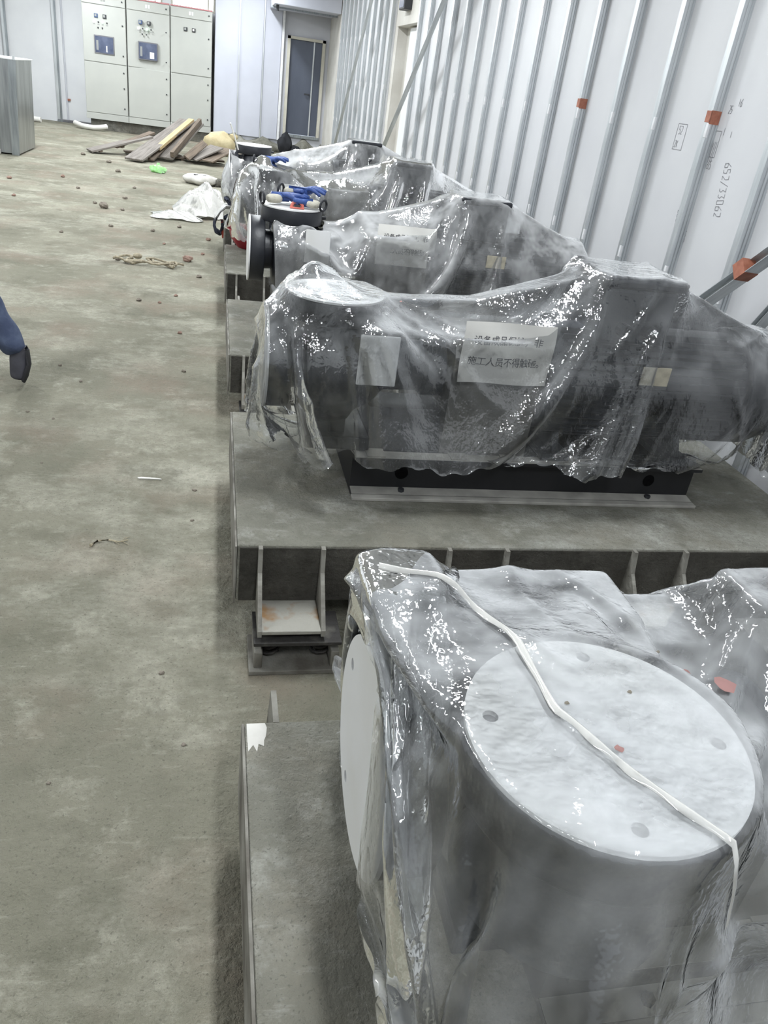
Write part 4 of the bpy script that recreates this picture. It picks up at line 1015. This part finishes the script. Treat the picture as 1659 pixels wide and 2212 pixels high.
# film end hanging into the basin
V = []; F = []; n0, n1 = 14, 18
for i in range(n0):
    for j in range(n1):
        u, v = i / (n0 - 1), j / (n1 - 1)
        wdt = .06 + .07 * v
        V.append((.20 + (u - .5) * 2 * wdt + .03 * math.sin(u * 14 + v * 3) * v - .04 * v * (1 - v), 5.93 + .16 * v + .03 * math.sin(u * 17) * v, .82 - .37 * v + .012 * math.sin(u * 20)))
for i in range(n0 - 1):
    for j in range(n1 - 1): a = i * n1 + j; F.append((a, a + n1, a + n1 + 1, a + 1))
o = raw('hanging_tail', [(a, b - PUMPS[3][1], c) for a, b, c in V], F, 'film_hazy', filmD, True)
# jacket draped over the plinth corner
t = thing('draped_jacket', (.11, 6.98, ZP), 'navy jacket with white stripe and red lining over the far plinth corner', 'jacket')
def strip(name, prof, y0, y1, mat, seed):
    rr = random.Random(seed); V = []; F = []; m = 10
    for i, (x, z) in enumerate(prof):
        for j in range(m + 1):
            v = j / m; V.append((x + .012 * math.sin(j * 1.7 + i), y0 + (y1 - y0) * v + .01 * math.sin(i * 2 + j), z + .01 * math.sin(j * 1.3 + i * .9)))
    for i in range(len(prof) - 1):
        for j in range(m): a = i * (m + 1) + j; F.append((a, a + 1, a + m + 2, a + m + 1))
    k0 = len(V); V += [(a, b, c - .008) for a, b, c in V]; F += [tuple(k0 + q for q in f[::-1]) for f in F]
    return raw(name, V, F, mat, t, True)
strip('back_panel', [(.09, .03), (.06, .08), (.01, .17), (-.01, .20), (-.03, .19)], -.02, .20, 'navy_cloth', 1)
strip('white_stripe', [(.06, .10), (.02, .15), (-.03, .15), (-.07, .11), (-.105, .05)], -.06, .03, 'white_cloth', 2)
strip('sleeve', [(-.10, .06), (-.115, .0), (-.10, -.05), (-.06, -.07), (-.045, -.02), (-.05, .03)], -.06, .06, 'navy_cloth', 3)
strip('red_lining', [(-.05, .03), (-.045, -.03), (-.038, -.09)], -.05, .05, 'red_cloth', 4)
strip('front_panel', [(.10, .03), (.05, .06), (.0, .08), (-.03, .06)], -.07, .0, 'navy_cloth', 5)

# ---------------------------------------------------------------- diagonal braces and leaning channels by the stud wall
def angle_bar(name, p, q, a, lab, cat, mat='galv', tape=None, grp=None, kind='L'):
    p, q = Vector(p), Vector(q); d = q - p; L = d.length
    t = thing(name, tuple(p), lab, cat, grp)
    ez = d.normalized(); ex = Vector((0, 1, 0)); ex = (ex - ez * ex.dot(ez)).normalized(); ey = ez.cross(ex)
    t.rotation_euler = Matrix((ex, ey, ez)).transposed().to_euler()
    th = .003
    MB().box(0, a, 0, th, 0, L).build('flange', mat, t)
    MB().box(0, th, th, a, 0, L).build('web', mat, t)
    if kind == 'C': MB().box(a - th, a, th, a * .5, 0, L).build('lip', mat, t)
    if tape: MB().box(-.002, a + .002, -.002, a + .002, tape, tape + .06, .001).build('tape', 'tape_orange', t)
    return t
angle_bar('diagonal_brace', (2.08, 15.7, .02), (2.08, 11.6, 3.36), .045, 'thin steel brace slanting across the farther studs', 'brace', grp='diagonal braces')
angle_bar('diagonal_brace', (2.06, 11.7, .02), (2.06, 6.7, 3.36), .05, 'thin steel brace slanting past the wall recess', 'brace', grp='diagonal braces')
angle_bar('leaning_channel', (2.03, 3.57, ZP), (2.09, 1.9, 1.78), .06, 'galvanised channel with orange tape leaning by the studs at the right edge', 'channel', tape=1.05, grp='channels leaning by the studs', kind='C')
angle_bar('leaning_channel', (2.115, 3.2, .0), (2.14, 2.1, 1.79), .05, 'plain channel leaning behind the taped one at the right edge', 'channel', mat='galv', grp='channels leaning by the studs', kind='C')

# ================================================================ the worker walking out of the picture on the left
pr = thing('person', (-1.25, 3.86, 0), 'person in blue jeans and dark shoes walking out at the left edge', 'person')
def leg_chain(hip, knee, ank): return [hip, tuple((Vector(hip) * .5 + Vector(knee) * .5)), knee, tuple(Vector(knee) * .62 + Vector(ank) * .38), ank]
hipR, kneR, ankR = (.05, .09, .90), (.16, .05, .50), (.335, .02, .15)     # trailing leg, the one in view
hipL, kneL, ankL = (.03, -.09, .90), (-.16, -.10, .51), (-.28, -.10, .10)
pel, wai, che, nek = (.04, 0, .95), (.02, 0, 1.08), (-.03, 0, 1.30), (-.05, 0, 1.46)
V = [pel, wai, che, nek, (-.07, 0, 1.525), (-.085, 0, 1.59), (-.075, 0, 1.665)]; Ed = [(i, i + 1) for i in range(6)]; Ra = [(.10, .085), (.10, .08), (.11, .085), (.042, .042), (.056, .06), (.082, .092), (.072, .082)]
def add(chain, start, rad):
    last = start
    for c, r in zip(chain, rad):
        V.append(c); Ra.append((r, r)); Ed.append((last, len(V) - 1)); last = len(V) - 1
    return last
add(leg_chain(hipR, kneR, ankR), 0, (.075, .068, .05, .047, .034)); add(leg_chain(hipL, kneL, ankL), 0, (.075, .068, .05, .047, .034))
aR = add([(-.03, .17, 1.40), (-.10, .22, 1.26), (-.17, .23, 1.13), (-.29, .22, 1.04), (-.38, .20, .99)], 2, (.026, .032, .031, .03, .024))
aL = add([(-.03, -.17, 1.40), (.06, -.22, 1.27), (.14, -.23, 1.13), (.15, -.23, 1.0), (.14, -.23, .90)], 2, (.026, .032, .031, .03, .024))
body = skinned('body', V, Ed, Ra, 'skin', pr, 2)
def hand(base, d, side):
    d = Vector(d).normalized(); u = Vector((0, 0, 1)) if abs(d.z) < .7 else Vector((1, 0, 0)); s = d.cross(u).normalized() * side; u = s.cross(d)
    b0 = Vector(base); W = [tuple(b0), tuple(b0 + d * .05), tuple(b0 + d * .085)]; E2 = [(0, 1), (1, 2)]; R2 = [(.022, .022), (.032, .018), (.034, .016)]
    for k, (o_, ln) in enumerate(((-.027, .068), (-.009, .08), (.009, .076), (.027, .06))):
        last = 2
        for q in range(1, 4):
            f = q / 3; W.append(tuple(b0 + d * (.085 + ln * f) + s * o_ * (1 + .1 * f) - u * .02 * f * f)); R2.append((.0088 - .001 * q,) * 2); E2.append((last, len(W) - 1)); last = len(W) - 1
    last = 0
    for q in range(1, 4):
        f = q / 3; W.append(tuple(b0 + d * (.02 + .055 * f) + s * (-.028 - .026 * f) - u * .01 * f)); R2.append((.0105 - .001 * q,) * 2); E2.append((last, len(W) - 1)); last = len(W) - 1
    return skinned('hand', W, E2, R2, 'skin', pr, 2)
hand((-.38, .20, .99), (-.8, -.1, -.35), 1); hand((.14, -.23, .90), (-.1, 0, -1), -1)
# clothing
V = [(.03, 0, 1.04), pel]; Ed = [(0, 1)]; Ra = [(.125, .105), (.14, .12)]
def jl(hip, knee, ank, out):
    k, a = Vector(knee), Vector(ank); e = k.lerp(a, 1.0)
    return [hip, tuple((Vector(hip) + k) / 2), knee, tuple(k.lerp(a, .4)), tuple(k.lerp(a, .75)), tuple(e)]
add(jl(hipR, kneR, ankR, 0), 1, (.092, .084, .07, .066, .064, .066)); add(jl(hipL, kneL, ankL, 0), 1, (.092, .084, .07, .066, .064, .066))
tro = skinned('trousers', V, Ed, Ra, 'jeans', pr, 3, 1)
for v in tro.data.vertices:
    v.co += v.normal * (.002 * math.sin(v.co.z * 70 + 4 * v.co.x * 10) + .002 * math.sin(v.co.z * 41 + v.co.y * 60))
V = [(.04, 0, .90), wai, che, (-.045, 0, 1.40), (-.05, 0, 1.455)]; Ed = [(0, 1), (1, 2), (2, 3), (3, 4)]; Ra = [(.165, .14), (.155, .13), (.165, .135), (.12, .105), (.072, .072)]
add([(-.03, .17, 1.40), (-.10, .22, 1.26), (-.17, .23, 1.13), (-.29, .22, 1.04), (-.36, .205, 1.0)], 2, (.092, .07, .058, .052, .044))
add([(-.03, -.17, 1.40), (.06, -.22, 1.27), (.14, -.23, 1.13), (.15, -.23, 1.0), (.14, -.23, .93)], 2, (.092, .07, .058, .052, .044))
skinned('jacket', V, Ed, Ra, 'jacket', pr, 2, 1)
blob(MB(), (-.062, 0, 1.675), .1, (.98, .9, .72), 61, .03).build('hair', 'hair', pr, True)
for s_ in (-1, 1):
    MB().sph((-.158, s_ * .032, 1.615), .011, 10, 7).build('eye', 'band_black', pr, True)
    MB().sph((-.075, s_ * .082, 1.60), .024, 10, 7, (.7, .35, 1.2)).build('ear', 'skin', pr, True)
MB().sph((-.172, 0, 1.59), .016, 10, 7, (1, .8, 1.5)).build('nose', 'skin', pr, True)
MB().sph((-.158, 0, 1.555), .018, 10, 6, (.5, 1.3, .3)).build('mouth', 'red_cloth', pr, True)
def shoe(ank, toe, r=.045):
    a, q = Vector(ank), Vector(toe); d = (q - a)
    heel = a - d.normalized() * .05 + Vector((0, 0, -.02))
    W = [tuple(a + Vector((0, 0, .05))), tuple(a), tuple(heel), tuple(a.lerp(q, .45)), tuple(a.lerp(q, .8)), tuple(q)]
    o = skinned('shoe', W, [(0, 1), (1, 2), (1, 3), (3, 4), (4, 5)], [(.044, .044), (.048, .046), (.038, .036), (.046, .036), (.048, .03), (.036, .024)], 'shoe', pr, 2, 1)
    n = (d.cross(Vector((0, 1, 0)))).normalized(); n = n if n.z < 0 else -n
    b = MB()
    pts = [heel + n * .034, a.lerp(q, .3) + n * .046, a.lerp(q, .7) + n * .034, q + n * .024]
    b.tube([tuple(p) for p in pts], [.03, .036, .042, .03], 10)
    for v in b.bm.verts:
        c = v.co; k = min(pts, key=lambda p: (p - c).length); off = (c - k).dot(n); v.co = c - n * off * .7
    s = b.build('sole', 'sole', o, True)
    return o
shoe(ankR, (.325, .0, .03)); shoe((-.28, -.10, .075), (-.43, -.11, .035))
